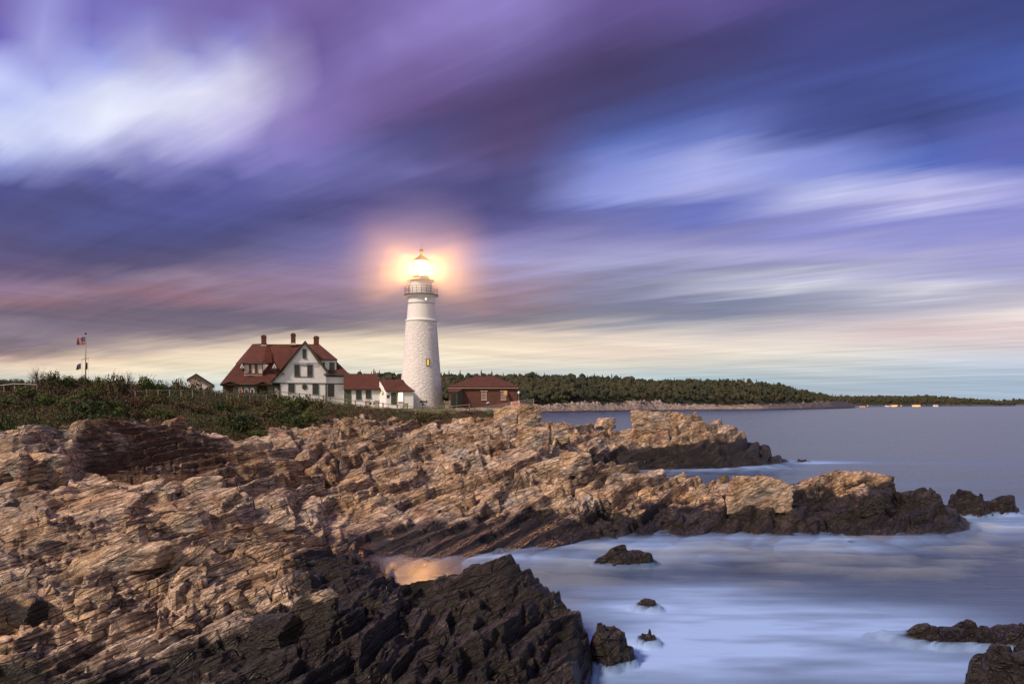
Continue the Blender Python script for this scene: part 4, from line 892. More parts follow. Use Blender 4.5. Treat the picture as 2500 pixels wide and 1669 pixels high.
def make_ell():
    fr = Fr(925, 106, .185, 7.4, 3.267, 820, 560); P = fr.pt; zb = -.9
    h = empty('passage_building', fr.O, fr.al, 'low white passage with red roof between keeper\'s house and tower, one window glowing yellow', 'outbuilding')
    dr = 2.6; th = Vector((0, 0, -.13))
    a, b = P(62, 1272, 0), P(356, 1272, 0); c_, d_ = P(330, 1150, dr), P(62, 1150, dr)
    r = MB().prism([a, b, c_, d_], th).prism([d_, c_, Vector((b.x, 5.4, b.z)), Vector((a.x, 5.4, a.z))], th)
    r.build('roof', M['roof'], h)
    x0, x1, z0, z1 = fr.rect(62, 352, 1276, 1400, .35); MB().box(x0, x1, .35, 5., zb, z1).build('wall', M['siding'], h)
    MB().prism([P(345, 1272, .36), P(330, 1158, dr), Vector((P(345, 1272, .36).x, 5., P(345, 1272, .36).z))], (.05, 0, 0)).build('gable_end', M['siding'], h)
    MB().box(x0, x1 + .1, .0, .34, z1 - .10, z1 + .06).box(x0 + .05, P(123, 0, .35).x, .30, .349, zb, z1 - .1).box(x1 - .06, x1 + .04, .30, .349, zb, z1 - .1).build('wall_trim', M['green'], h)
    window(fr, h, 160, 205, 1280, 1352, .35, 2, 3); window(fr, h, 238, 282, 1280, 1345, .35, 2, 3)
    # lobby: steep little roof with a swept right verge running against the tower
    d2 = -.6
    e0, e1 = P(398, 1287, d2 - .35), P(632, 1285, d2 - .35); k0, k1 = P(345, 1198, 1.6), P(535, 1196, 1.6)
    sw = [P(545, 1210, 1.4), P(560, 1232, .95), P(585, 1257, .4), P(610, 1274, -.3)]
    MB().prism([e0, e1] + sw[::-1] + [k1, k0], th).prism([k0, k1, k1 + Vector((0, 1.6, -1.6)), k0 + Vector((0, 1.6, -1.6))], th).build('lobby_roof', M['roof'], h)
    x0, x1, z0, z1 = fr.rect(402, 618, 1290, 1420, d2); MB().box(x0, x1, d2, 3., zb, z1).build('lobby_wall', M['siding'], h)
    L0, L1 = P(402, 1292, d2), P(347, 1210, .34)
    MB().prism([(L0.x, d2, zb), (L0.x, d2, L0.z), (L1.x, .34, L1.z), (L1.x, .34, zb)], (.06, .1, 0)).build('lobby_side_wall', M['siding'], h)
    MB().box(x0 - .05, x1 + .1, d2 - .30, d2 - .002, z1 - .04, z1 + .08).build('eave_board', M['green'], h)
    q = fr.rect(440, 485, 1300, 1394, d2); dd = MB().box(q[0], q[1], d2 - .06, d2 - .002, q[2], q[3]).build('door', M['door'], h)
    MB().tube([(q[1] - .12, d2 - .11, q[2] + 1.), (q[1] - .12, d2 - .06, q[2] + 1.)], .03, 8).build('handle', M['mesh'], dd)
    window(fr, h, 496, 539, 1296, 1374, d2, 1, 2, pm='warm', t=.11, fm='sign', label='window glowing bright yellow')
    q = fr.rect(405, 427, 1318, 1343, d2); MB().box(q[0], q[1], d2 - .05, d2 - .002, q[2], q[3]).build('plaque', M['plaque'], h)
    q = P(368, 1300, .1); ln = MB().box(q.x - .12, q.x + .12, q.y - .4, q.y - .18, q.z - .2, q.z + .16).tube([(q.x, q.y - .3, q.z + .2), (q.x, q.y + .1, q.z + .25)], .02, 6).build('wall_lantern', M['iron'], h)
    MB().box(q.x - .09, q.x + .09, q.y - .425, q.y - .402, q.z - .15, q.z + .1).build('pane', M['warm2'], ln)
    return fr
def make_tower():
    cx_, cy_ = (1028.4 - CX) / F * 112, 112.; sc_ = 112 / F / 3.267
    def zz(y): return CAMH - (560 + y / 3.267 - HY) * 112 / F
    z0 = zz(1425)
    t = empty('lighthouse', (cx_, cy_, z0), 0, 'tall white stone lighthouse with its lamp blazing', 'lighthouse')
    H = lambda y: zz(y) - z0; Rr = lambda w: w * sc_
    pr = []
    for i in range(60):
        k = i / 59; pr.append((3.53 + (2.40 - 3.53) * k ** .93, -.8 + (H(738) + .8) * k))
    r_at = lambda z: float(np.interp(z, [p[1] for p in pr], [p[0] for p in pr]))
    MB().lathe(pr, 96).build('tower', M['stone'], t, smooth=True)
    MB().lathe([(2.42, H(740)), (2.52, H(736)), (2.52, H(728)), (2.36, H(722)), (2.30, H(720))], 96).build('cornice', M['smoothwhite'], t)
    MB().lathe([(2.24, H(722)), (2.06, H(600)), (2.06, H(598)), (2.10, H(597)), (2.10, H(592)), (2.05, H(591)), (1.98, H(555)), (2.25, H(538)), (2.5, H(533))], 96).build('upper_tower', M['smoothwhite'], t, smooth=False)
    MB().lathe([(2.10, H(597) + .0), (2.125, H(597)), (2.125, H(593)), (2.10, H(593))], 96, cap=False).build('band', M['iron'], t)
    MB().lathe([(2.5, H(533)), (2.68, H(531)), (2.68, H(525)), (1.6, H(524))], 64).build('gallery_deck', M['iron'], t)
    def rail(name, r, zb_, h_, n, rr):
        mb = MB()
        for k in range(n):
            a = 2 * math.pi * k / n; x, y = r * math.cos(a), r * math.sin(a); mb.tube([(x, y, zb_), (x, y, zb_ + h_)], rr, 6)
        for f_ in (.33, .66, 1.):
            ring = [(r * math.cos(2 * math.pi * k / 48), r * math.sin(2 * math.pi * k / 48), zb_ + h_ * f_) for k in range(49)]
            mb.tube(ring, rr * .8, 5, cap=False)
        mb.build(name, M['iron'], t)
    rail('gallery_railing', 2.58, H(525), 1.15, 22, .035)
    MB().lathe([(1.66, H(524)), (1.66, H(415)), (1.9, H(411)), (2.14, H(409)), (2.14, H(404)), (1.2, H(402))], 64).build('watch_room', M['smoothwhite'], t)
    rail('lantern_railing', 2.05, H(404), .75, 20, .022)
    zl0, zl1 = H(402), H(262); rl = 1.32
    MB().lathe([(rl, zl0), (rl, zl0 + .55), (rl - .1, zl0 + .56)], 16).build('lantern_base', M['iron'], t)
    bars = MB()
    for k in range(16):
        a = 2 * math.pi * (k + .5) / 16; x, y = rl * math.cos(a), rl * math.sin(a); bars.tube([(x, y, zl0 + .55), (x, y, zl1)], .022, 5)
    for z in (zl0 + 1.25, zl0 + 1.95): bars.tube([(rl * math.cos(2 * math.pi * k / 16), rl * math.sin(2 * math.pi * k / 16), z) for k in range(17)], .018, 5, cap=False)
    bars.build('glazing_bars', M['iron'], t)
    gm = bpy.data.materials.new('lantern_glass'); gm.use_nodes = True; nt = gm.node_tree; nt.nodes.clear()
    tr = nt.nodes.new('ShaderNodeBsdfTransparent'); tr.inputs[0].default_value = (1, .99, .96, 1); gl = nt.nodes.new('ShaderNodeBsdfGlossy'); gl.inputs['Roughness'].default_value = .05
    mx = nt.nodes.new('ShaderNodeMixShader'); mx.inputs[0].default_value = .06; o = nt.nodes.new('ShaderNodeOutputMaterial')
    nt.links.new(tr.outputs[0], mx.inputs[1]); nt.links.new(gl.outputs[0], mx.inputs[2]); nt.links.new(mx.outputs[0], o.inputs[0])
    MB().lathe([(rl - .03, zl0 + .56), (rl - .03, zl1)], 16, cap=False).build('lantern_glass', gm, t)
    MB().lathe([(.20, zl0), (.22, zl0 + .6), (.30, zl0 + .85), (.38, zl0 + 1.35), (.30, zl0 + 1.85), (.2, zl0 + 2.1)], 24).build('lens', M['hot'], t, smooth=True)
    rp = [(1.34, zl1 - .02), (1.64, zl1), (1.62, zl1 + .08), (1.1, H(238)), (.62, H(222)), (.34, H(210)), (.20, H(200)), (.17, H(190)), (.24, H(187))]
    MB().lathe(rp, 32).build('lantern_roof', M['iron'], t)
    bz = H(170); MB().lathe([(.30 * math.sin(math.pi * k / 12) + .01, bz - .30 * math.cos(math.pi * k / 12)) for k in range(13)], 24).build('ventilator_ball', M['iron'], t, smooth=True)
    MB().tube([(0, 0, bz + .25), (0, 0, H(92))], .035, 6, .012).build('spire', M['iron'], t)
    # windows on the curved wall
    def wall_win(zx, y0, y1, w, fm, pm, nm, round_=False):
        zc = (H(y0) + H(y1)) / 2; x = (zx - 681) * sc_; r = r_at(zc) if zc < H(740) else (2.06 if y0 > 500 else 1.66)
        r -= .02
        a = math.asin(x / r); X, Y_ = r * math.sin(a), -r * math.cos(a); hh = (H(y0) - H(y1)) / 2
        mb = MB(); pm_ = MB()
        if round_:
            mb.prism([(w * math.cos(k * math.pi / 10), -.10, w * math.sin(k * math.pi / 10)) for k in range(20)], (0, .25, 0)); pm_.prism([(w * .72 * math.cos(k * math.pi / 10), -.12, w * .72 * math.sin(k * math.pi / 10)) for k in range(20)], (0, .018, 0))
        else:
            for b in ((-w, -w + .09, -hh, hh), (w - .09, w, -hh, hh), (-w + .09, w - .09, hh - .09, hh), (-w + .09, w - .09, -hh, -hh + .09)): mb.box(b[0], b[1], -.12, .25, b[2], b[3])
            mb.box(-.015, .015, -.10, .0, -hh + .09, hh - .09)
            for k in (1, 2, 3): mb.box(-w + .09, w - .09, -.095, .0, -hh + hh * k / 2 - .015, -hh + hh * k / 2 + .015)
            pm_.box(-w + .09, w - .09, -.05, .1, -hh + .09, hh - .09)
        o = mb.build(nm, fm, t); o.location = (X, Y_, zc); o.rotation_euler = (0, 0, a)
        pm_.build('pane', pm, o)
    wall_win(748, 1040, 1096, .26, M['iron'], M['warm2'], 'window'); wall_win(727, 560, 577, .16, M['smoothwhite'], M['port'], 'porthole', True)
    lp = bpy.data.lights.new('lighthouse_lamp', 'POINT'); lo = link(bpy.data.objects.new('lighthouse_lamp', lp)); lo.parent = t; lo.location = (0, 0, zl0 + 1.35)
    lp.energy = 310000; lp.color = (1., .44, .11); lp.shadow_soft_size = .45
    # the lamp stands inside its lens, which must let its light out
    [o for o in bpy.data.objects if o.name == 'lens'][0].visible_shadow = True
    return t, cx_, cy_
def make_brick():
    fr = Fr(1180, 107, .04, 7.3, 3.267, 820, 560); P = fr.pt; zb = -.6
    h = empty('fog_signal_house', fr.O, fr.al, 'squat red brick building with hipped red roof right of the lighthouse', 'building')
    x0, x1, z0, z1 = fr.rect(900, 1448, 1258, 1418, .3); MB().box(x0, x1, .3, 7.2, zb, z1).build('wall', M['brick'], h)
    a, b = P(888, 1254, 0), P(1457, 1252, 0); c_, d_ = P(1112, 1170, 3.7), P(1256, 1170, 3.7); A2, B2 = Vector((a.x, 7.5, a.z)), Vector((b.x, 7.5, b.z)); th = Vector((0, 0, -.12))
    MB().prism([a, b, d_, c_], th).prism([a, c_, A2], th).prism([b, B2, d_], th).prism([c_, d_, B2, A2], th).build('roof', M['roof'], h)
    MB().box(a.x + .05, b.x - .05, -.02, .29, a.z - .24, a.z - .13).build('eave_board', M['wood'], h)
    for u0, u1 in ((1161, 1204), (1317, 1357)):
        w = window(fr, h, u0, u1, 1290, 1358, .3, 4, 6, fm='sign', t=.05); q = fr.rect(u0 - 8, u1 + 8, 1284, 1291, .3)
        MB().box(q[0], q[1], .18, .3, q[2], q[3]).build('lintel', M['concrete'], w)
    q = fr.rect(1322, 1366, 1286, 1322, .3)      # hood of a fan propped over the second window
    mb = MB(); n = 10
    for i in range(n):
        t0, t1 = math.pi / 2 * i / n, math.pi / 2 * (i + 1) / n; f = lambda t: (.2 - .62 * math.sin(t), q[2] + (q[3] - q[2]) * math.cos(t))
        (y0, z0_), (y1, z1_) = f(t0), f(t1); mb.hexa([(q[0] + .3, y0, z0_ - .03), (q[1], y0, z0_ - .03), (q[1], y1, z1_ - .03), (q[0] + .3, y1, z1_ - .03), (q[0] + .3, y0, z0_), (q[1], y0, z0_), (q[1], y1, z1_), (q[0] + .3, y1, z1_)])
    mb.build('window_hood', mat('rusty_metal', col=(.42, .22, .10), rough=.6), h)
    # entry box with dark doorway
    L, Rr2 = P(902, 0, -1.2).x, P(966, 0, -1.2).x; R3 = P(1012, 0, .3).x; zt = P(0, 1298, -1.2).z; zt2 = P(0, 1272, .3).z
    en = MB().add([(L, -1.2, zb), (Rr2, -1.2, zb), (R3, .3, zb), (L, .3, zb), (L, -1.2, zt), (Rr2, -1.2, zt), (R3, .3, zt2), (L, .3, zt2)], [(0, 3, 2, 1), (4, 5, 6, 7), (0, 1, 5, 4), (1, 2, 6, 5), (2, 3, 7, 6), (3, 0, 4, 7)]).build('entry', M['brick'], h)
    n_ = Vector((Rr2 - R3, -1.2 - .3, 0)).normalized(); off = Vector((.03, -.02, 0))
    MB().prism([Vector((Rr2, -1.2, zb)) + off, Vector((R3, .3, zb)) + off, Vector((R3, .3, zt2 - .05)) + off, Vector((Rr2, -1.2, zt - .02)) + off], (.04, -.03, 0)).build('side_panel', M['green'], en)
    MB().prism([(L - .1, -1.35, zt + .0), (Rr2 + .12, -1.35, zt + .0), (R3 + .1, .25, zt2 + .05), (L - .1, .25, zt2 + .05)], (0, 0, .09)).build('entry_roof', M['roof'], en)
    q = fr.rect(920, 962, 1308, 1425, -1.2); d = MB().box(q[0] - .08, q[0], -1.27, -1.202, q[2], q[3]).box(q[1], q[1] + .08, -1.27, -1.202, q[2], q[3]).box(q[0] - .08, q[1] + .08, -1.27, -1.202, q[3], q[3] + .08).build('door', M['green'], en)
    MB().box(q[0], q[1], -1.24, -1.205, q[2], q[3]).build('door_leaf', M['dark'], d)
def make_small_house():
    Y = 140.; p = lambda px, py, y=Y: wpt(px, py, y)
    o = wpt(488, 941, Y); h = empty('cottage', (o.x, o.y, 7.5), .40, 'small white gabled cottage peeping over the hedge left of the keeper\'s house', 'house')
    q = lambda v: v - Vector((o.x, 0, 7.5)) - Vector((0, Y, 0)) + Vector((0, 0, 0))
    a, pk, b = q(p(463, 926)), q(p(479, 917)), q(p(517, 941)); 
    MB().prism([a, pk, b, Vector((b.x, 0, -1)), Vector((a.x, 0, -1))], (0, 7, 0)).build('wall', M['white'], h)
    l = q(p(459, 928)); r = q(p(521, 943)); t = q(p(479, 914.6))
    MB().prism([l + Vector((0, -.5, 0)), t + Vector((0, -.5, 0)), t + Vector((0, 7.4, 0)), l + Vector((0, 7.4, 0))], (0, 0, .2)).prism([t + Vector((0, -.5, 0)), r + Vector((0, -.5, 0)), r + Vector((0, 7.4, 0)), t + Vector((0, 7.4, 0))], (0, 0, .3)).build('roof', M['roof'], h)
    MB().prism([l + Vector((0, -.55, -.02)), t + Vector((0, -.55, -.02)), t + Vector((0, -.55, -.42)), l + Vector((0, -.55, -.42))], (0, .04, 0)).prism([t + Vector((0, -.55, -.02)), r + Vector((0, -.55, -.02)), r + Vector((0, -.55, -.42)), t + Vector((0, -.55, -.42))], (0, .04, 0)).build('verge_board', M['green'], h)
def make_flagpole():
    Y = 118.; b = wpt(209, 950, Y); top = wpt(209.5, 816, Y).z; k = Y / F
    f = empty('flagpole', b, 0, 'tall flagpole with a yardarm rising behind the bushes on the hill', 'flagpole'); H = top - b.z
    MB().tube([(0, 0, -2), (0, 0, H)], .14, 10, .06).build('pole', M['rail'], f, True)
    MB().lathe([(.16 * math.sin(math.pi * i / 8) + .005, H + .12 - .16 * math.cos(math.pi * i / 8)) for i in range(9)], 16).build('finial', M['iron'], f, True)
    zy = CAMH - (876 - HY) * k - b.z; MB().tube([((199 - 209) * k, 0, zy - .1), ((217 - 209) * k, 0, zy + .15)], .07, 8).build('yardarm', M['rail'], f)
    MB().tube([((200 - 209) * k, 0, zy), ((200.5 - 209) * k, .1, zy - 2.6), ((208 - 209) * k, 0, zy - 5)], .012, 4).tube([((216 - 209) * k, 0, zy), ((214 - 209) * k, .1, zy - 5)], .012, 4).build('halyard', M['rail'], f)
    def flag(name, x0, x1, y0, y1, label, m_, slant):
        n, q = 26, 14; V = []; g = empty  # waving sheet with real thickness
        P0 = Vector((b.x, Y, 0))
        for j in range(q):
            for i in range(n):
                u = i / (n - 1); v = j / (q - 1)
                px = x0 + (x1 - x0) * u; py = y0 + (y1 - y0) * v + slant * u * (1 - .25 * v)
                w = wpt(px, py, Y); V.append((w.x - b.x, .22 * math.sin(u * 9 + v * 1.5) * u, w.z))
        zc = V[0][2]; V = [(x, y, z - zc) for x, y, z in V]
        Fs = [(j * n + i, j * n + i + 1, (j + 1) * n + i + 1, (j + 1) * n + i) for j in range(q - 1) for i in range(n - 1)]
        o = mkmesh(name, V, Fs, m_, None, True); o.location = (b.x, Y - .1, zc); so_ = o.modifiers.new('s', 'SOLIDIFY'); so_.thickness = .02
        uv = o.data.uv_layers.new(name='UVMap')
        for l in o.data.loops: i = l.vertex_index; uv.data[l.index].uv = ((i % n) / (n - 1), 1 - (i // n) / (q - 1))
        tag(o, label, 'flag')
    def us(n):
        t = n.N.new('ShaderNodeUVMap').outputs[0]; x, y, z = n.sep(t)
        st = n.m('GREATER_THAN', n.m('FRACT', n.m('MULTIPLY', y, 6.5)), .5); c = n.mix(st, (.30, .22, .25), (.22, .03, .05))
        cf = n.m('MULTIPLY', n.m('LESS_THAN', x, .40), n.m('GREATER_THAN', y, .46))
        fx = n.m('SUBTRACT', n.m('FRACT', n.m('MULTIPLY', x, 15.)), .5); fy = n.m('SUBTRACT', n.m('FRACT', n.m('MULTIPLY', y, 16.6)), .5)
        dd = n.m('LESS_THAN', n.m('ADD', n.m('MULTIPLY', fx, fx), n.m('MULTIPLY', fy, fy)), .05)
        n.col(n.mix(cf, c, n.mix(dd, (.02, .025, .09), (.25, .25, .3)))); n.rough(.8)
    flag('flag', 208.3, 189, 822, 841, 'striped red and white flag with a blue corner flying at the top of the flagpole', mat('striped_flag', us), 1.)
    flag('flag', 198.5, 188.5, 886, 900, 'small grey blue flag hanging left of the flagpole under the yardarm', mat('grey_flag', col=(.10, .10, .14), rough=.8), 4)
    flag('flag', 214.5, 210.8, 884, 900, 'small dark blue flag hanging right of the flagpole under the yardarm', mat('blue_flag', col=(.03, .035, .07), rough=.8), 3)
def make_fence():
    # post and rail fence along the top of the slope
    def fence(pts, label, posts_h, rails, rm, wood, name='rail_fence', pw=1.5):
        P = []
        for px, Y in pts: X = (px - CX) / F * Y; P.append(Vector((X, Y, gz(X, Y))))
        for i in range(2): 
            for k in range(1, len(P) - 1): P[k].z = (P[k - 1].z + 2 * P[k].z + P[k + 1].z) / 4
        f = empty(name, P[0], 0, label, 'fence'); o = P[0]
        for p in P:
            q = p - o; MB().box(q.x - rm * pw, q.x + rm * pw, q.y - rm * pw, q.y + rm * pw, q.z - .5, q.z + posts_h + .06).build('post', wood, f)
        for hgt in rails:
            mb = MB()
            for a, b in zip(P[:-1], P[1:]): mb.tube([a - o + Vector((0, -rm * 2.2, hgt)), b - o + Vector((0, -rm * 2.2, hgt))], rm, 6)
            mb.build('rail', wood, f)
    L = [679, 705, 731, 757, 790, 806, 847, 868, 893, 935, 970, 1014, 1057, 1103, 1146]
    fence([(x, float(np.interp(x, [679, 1146], [83.5, 92.3]))) for x in L], 'weathered wooden post and rail fence sloping down in front of the house and lighthouse', 1.02, (.98, .52), .045, M['wood'])
    L = [330, 358, 386, 414, 442, 470, 498, 526, 554, 582, 610, 650, 679]
    fence([(x, float(np.interp(x, [330, 450, 540, 679], [66.5, 71, 75, 82.]))) for x in L], 'pale single rail on low posts behind the bushes left of the house', .75, (.72,), .035, M['rail'], 'handrail', .8)
    fence([(x, 61.) for x in (-60, -25, 10, 36, 62, 90)], 'pale single rail on low posts at the left edge of the picture', .8, (.78,), .035, M['rail'], 'handrail', .7)
    # wire fence on the rock at the right
    pts = [wpt(1145, 1003, 93), wpt(1192, 1000, 91), wpt(1235, 995, 86), wpt(1266, 993, 82), wpt(1303, 991, 80)]; tops = [wpt(1145, 998, 93), wpt(1192, 991, 91), wpt(1235, 984, 86), wpt(1266, 977, 82), wpt(1303, 973.5, 80)]
    f = empty('wire_fence', pts[0], 0, 'low galvanised wire fence running out onto the upright rock', 'fence'); o = pts[0]
    for a, b in zip(pts, tops): MB().tube([a - o - Vector((0, 0, .6)), b - o], .035, 6).build('post', M['mesh'], f)
    mb = MB()
    for i in range(4):
        for k in range(0, 5): mb.tube([pts[i] - o + (tops[i] - pts[i]) * k / 4, pts[i + 1] - o + (tops[i + 1] - pts[i + 1]) * k / 4], .012, 4)
        for k in range(1, 14):
            a = pts[i].lerp(pts[i + 1], k / 14) - o; b = tops[i].lerp(tops[i + 1], k / 14) - o; mb.tube([a, b], .009, 4)
    mb.build('wire', M['mesh'], f)
    # boards behind the tower
    a, b = wpt(1082, 997, 104), wpt(1100, 997, 104); bf = empty('board_fence', a, 0, 'short pale slatted fence between the tower foot and the brick building', 'fence')
    for k in range(5): MB().box(0, b.x - a.x, 0, .04, .03 + k * .23, .15 + k * .23).build('board', M['wood'], bf)
    for x in (.1, b.x - a.x - .2): MB().box(x, x + .1, .05, .14, -.4, 1.2).build('post', M['wood'], bf)
def make_bits():
    # fog horn on its post
    Y = 97.; p = wpt(1032, 1003, Y); g = gz(p.x, Y); k = Y / F
    h = empty('fog_horn', (p.x, Y, g), 0, 'old black horn on a post in front of the tower foot', 'horn'); zt = CAMH - (980 - HY) * k - g
    MB().tube([(0, 0, -.4), (0, 0, zt - .45)], .05, 8).tube([(0, 0, zt - .45), (0, 0, zt - .2)], .10, 8, .18).build('post', M['iron'], h)
    MB().tube([(-.30, 0, zt), (-.05, 0, zt), (.35, 0, zt), (.50, 0, zt + .0)], .09, 12, .10).tube([(.42, 0, zt), (.60, 0, zt)], .10, 12, .21).tube([(-.34, 0, zt), (-.12, 0, zt)], .17, 12).build('horn', M['iron'], h)
    # coin viewer
    Y = 93.; p = wpt(1192, 1008, Y); g = gz(p.x, Y); k = Y / F; zt = CAMH - (985 - HY) * k - g
    v = empty('coin_viewer', (p.x, Y, g), 0, 'coin operated viewer on a pedestal in front of the brick building', 'viewer')
    MB().lathe([(.20, -.2), (.20, .05), (.07, .12), (.06, zt - .25), (.12, zt - .2)], 12).build('pedestal', M['iron'], v)
    MB().lathe([(.02, zt - .2), (.20, zt - .12), (.26, zt + .05), (.2, zt + .2), (.03, zt + .28)], 16).build('viewer_head', M['mesh'], v, True)
    MB().tube([(-.1, -.2, zt + .03), (-.1, -.34, zt + .03)], .06, 8).tube([(.1, -.2, zt + .03), (.1, -.34, zt + .03)], .06, 8).build('eyepiece', M['iron'], v)
    # lamp post at the corner of the brick building
    Y = 101.; p = wpt(1266.5, 995, Y); g = gz(p.x, Y); k = Y / F; zt = CAMH - (962 - HY) * k - g
    l = empty('lamp_post', (p.x, Y, g), 0, 'thin pole with a small white lamp head at the right corner of the brick building', 'lamp')
    MB().tube([(0, 0, -1), (0, 0, zt)], .05, 8, .035).build('pole', M['rail'], l); MB().lathe([(.05, zt), (.15, zt + .1), (.15, zt + .3), (.06, zt + .42)], 12).build('lamp_head', M['white'], l, True)
    MB().lathe([(.05, zt - 1.3), (.12, zt - 1.25), (.13, zt - .95), (.05, zt - .9)], 12).build('bell', M['white'], l, True)
    # warning sign on the wire fence
    p = wpt(1258, 986, 83.5); s = MB().box(-.55, .55, 0, .03, -.28, .28).build('warning_sign', M['sign'], None); s.location = p; tag(s, 'small pale board fixed to the wire fence beside the lamp post', 'sign')
    MB().box(-.42, .42, -.006, -.001, .08, .15).box(-.36, .36, -.006, -.001, -.04, .02).box(-.30, .30, -.006, -.001, -.16, -.11).build('lettering', M['red'], s)
    # litter bin, box, stone sign stand
    for (px, Y, w, h_, nm, lb, m_) in ((1079, 103, .36, .7, 'litter_bin', 'dark green bin on legs at the right foot of the tower', 'green'), (990, 101, .32, .6, 'stone_bollard', 'low grey pillar on the grass under the glowing window', 'wood')):
        X = (px - CX) / F * Y; g = gz(X, Y); o = empty(nm, (X, Y, g), 0, lb, 'bin' if 'bin' in nm else 'pillar')
        MB().box(-w, w, -w, w, h_ * .35, h_ + .12).box(-w * 1.1, w * 1.1, -w * 1.1, w * 1.1, h_ + .12, h_ + .2).build('body', M[m_], o)
        for x, y in ((-1, -1), (1, -1), (-1, 1), (1, 1)): MB().box(x * w * .8 - .05, x * w * .8 + .05, y * w * .8 - .05, y * w * .8 + .05, -.2, h_ * .35).build('leg', M[m_], o)
    Y = 97.; X = (909 - CX) / F * Y; g = gz(X, Y); o = empty('information_stand', (X, Y, g), 0, 'two short stone pillars carrying a dark panel in front of the low passage', 'display stand')
    for x in (-.62, .62): MB().box(x - .27, x + .27, -.25, .25, -.4, 1.0).box(x - .31, x + .31, -.29, .29, 1.0, 1.1).build('pillar', M['concrete'], o)
    MB().hexa([(-.34, -.2, .55), (.34, -.2, .55), (.34, .15, .85), (-.34, .15, .85), (-.34, -.2, .62), (.34, -.2, .62), (.34, .15, .92), (-.34, .15, .92)]).build('panel', M['iron'], o)
    MB().prism([(-.05, -.215, .60), (.16, -.12, .70), (.16, .0, .83), (-.1, -.05, .78)], (0, -.01, .02)).build('picture', M['white'], o)
    # concrete path and low retaining wall by the brick building
    n, m_ = 60, 14; px = np.linspace(1112, 1268, n); V = []
    for j in range(m_):
        Yr = np.interp(px, [1112, 1200, 1268], [96.5, 94.5, 92.]) + (j / (m_ - 1)) * np.interp(px, [1112, 1268], [8, 12.])
        X = (px - CX) / F * Yr; hh = land(X, Yr)[0]; V += [(x, y, max(z, 0) + .05) for x, y, z in zip(X, Yr, hh)]
    mkm = mkmesh('path', V, [(j * n + i, j * n + i + 1, (j + 1) * n + i + 1, (j + 1) * n + i) for j in range(m_ - 1) for i in range(n - 1)], M['concrete']); tag(mkm, kind='structure')
# ------------------------------------------------------------------ loose boulders and upright blocks
def boulder_mesh(w, d, h, seed, box=.55, planes=9):
    import bmesh
    bm = bmesh.new(); bmesh.ops.create_icosphere(bm, subdivisions=5, radius=1.); v = np.array([q.co[:] for q in bm.verts]); f = np.array([[q.index for q in t.verts] for t in bm.faces]); bm.free()
    r = np.random.default_rng(seed)
    p = 2 + 10 * box; v = v / (np.abs(v) ** p).sum(1, keepdims=True) ** (1 / p)
    v = v * np.array([.5 * w, .5 * d, .5 * h])
    for _ in range(planes):
        n = r.normal(size=3); n /= np.linalg.norm(n); n[2] = abs(n[2]) if r.random() < .7 else n[2]
        s = v @ n; lim = s.max() * r.uniform(.62, .88); ex = np.clip(s - lim, 0, None); v = v - ex[:, None] * n * .97
    q = v / max(w, h)
    sc_ = .022 * (w * d * h) ** (1 / 3)
    nn = fbm(q[:, 0] * 5 + q[:, 2] * 3, q[:, 1] * 5 - q[:, 2] * 14, 4, seed); lay = np.sign(noise(q[:, 2] * 16 + q[:, 0] * 3, q[:, 1] * 2, seed + 3)) 
    nm = v / np.linalg.norm(v, axis=1, keepdims=True)
    return v + nm * (nn * 1.4 + lay * .35)[:, None] * sc_, f
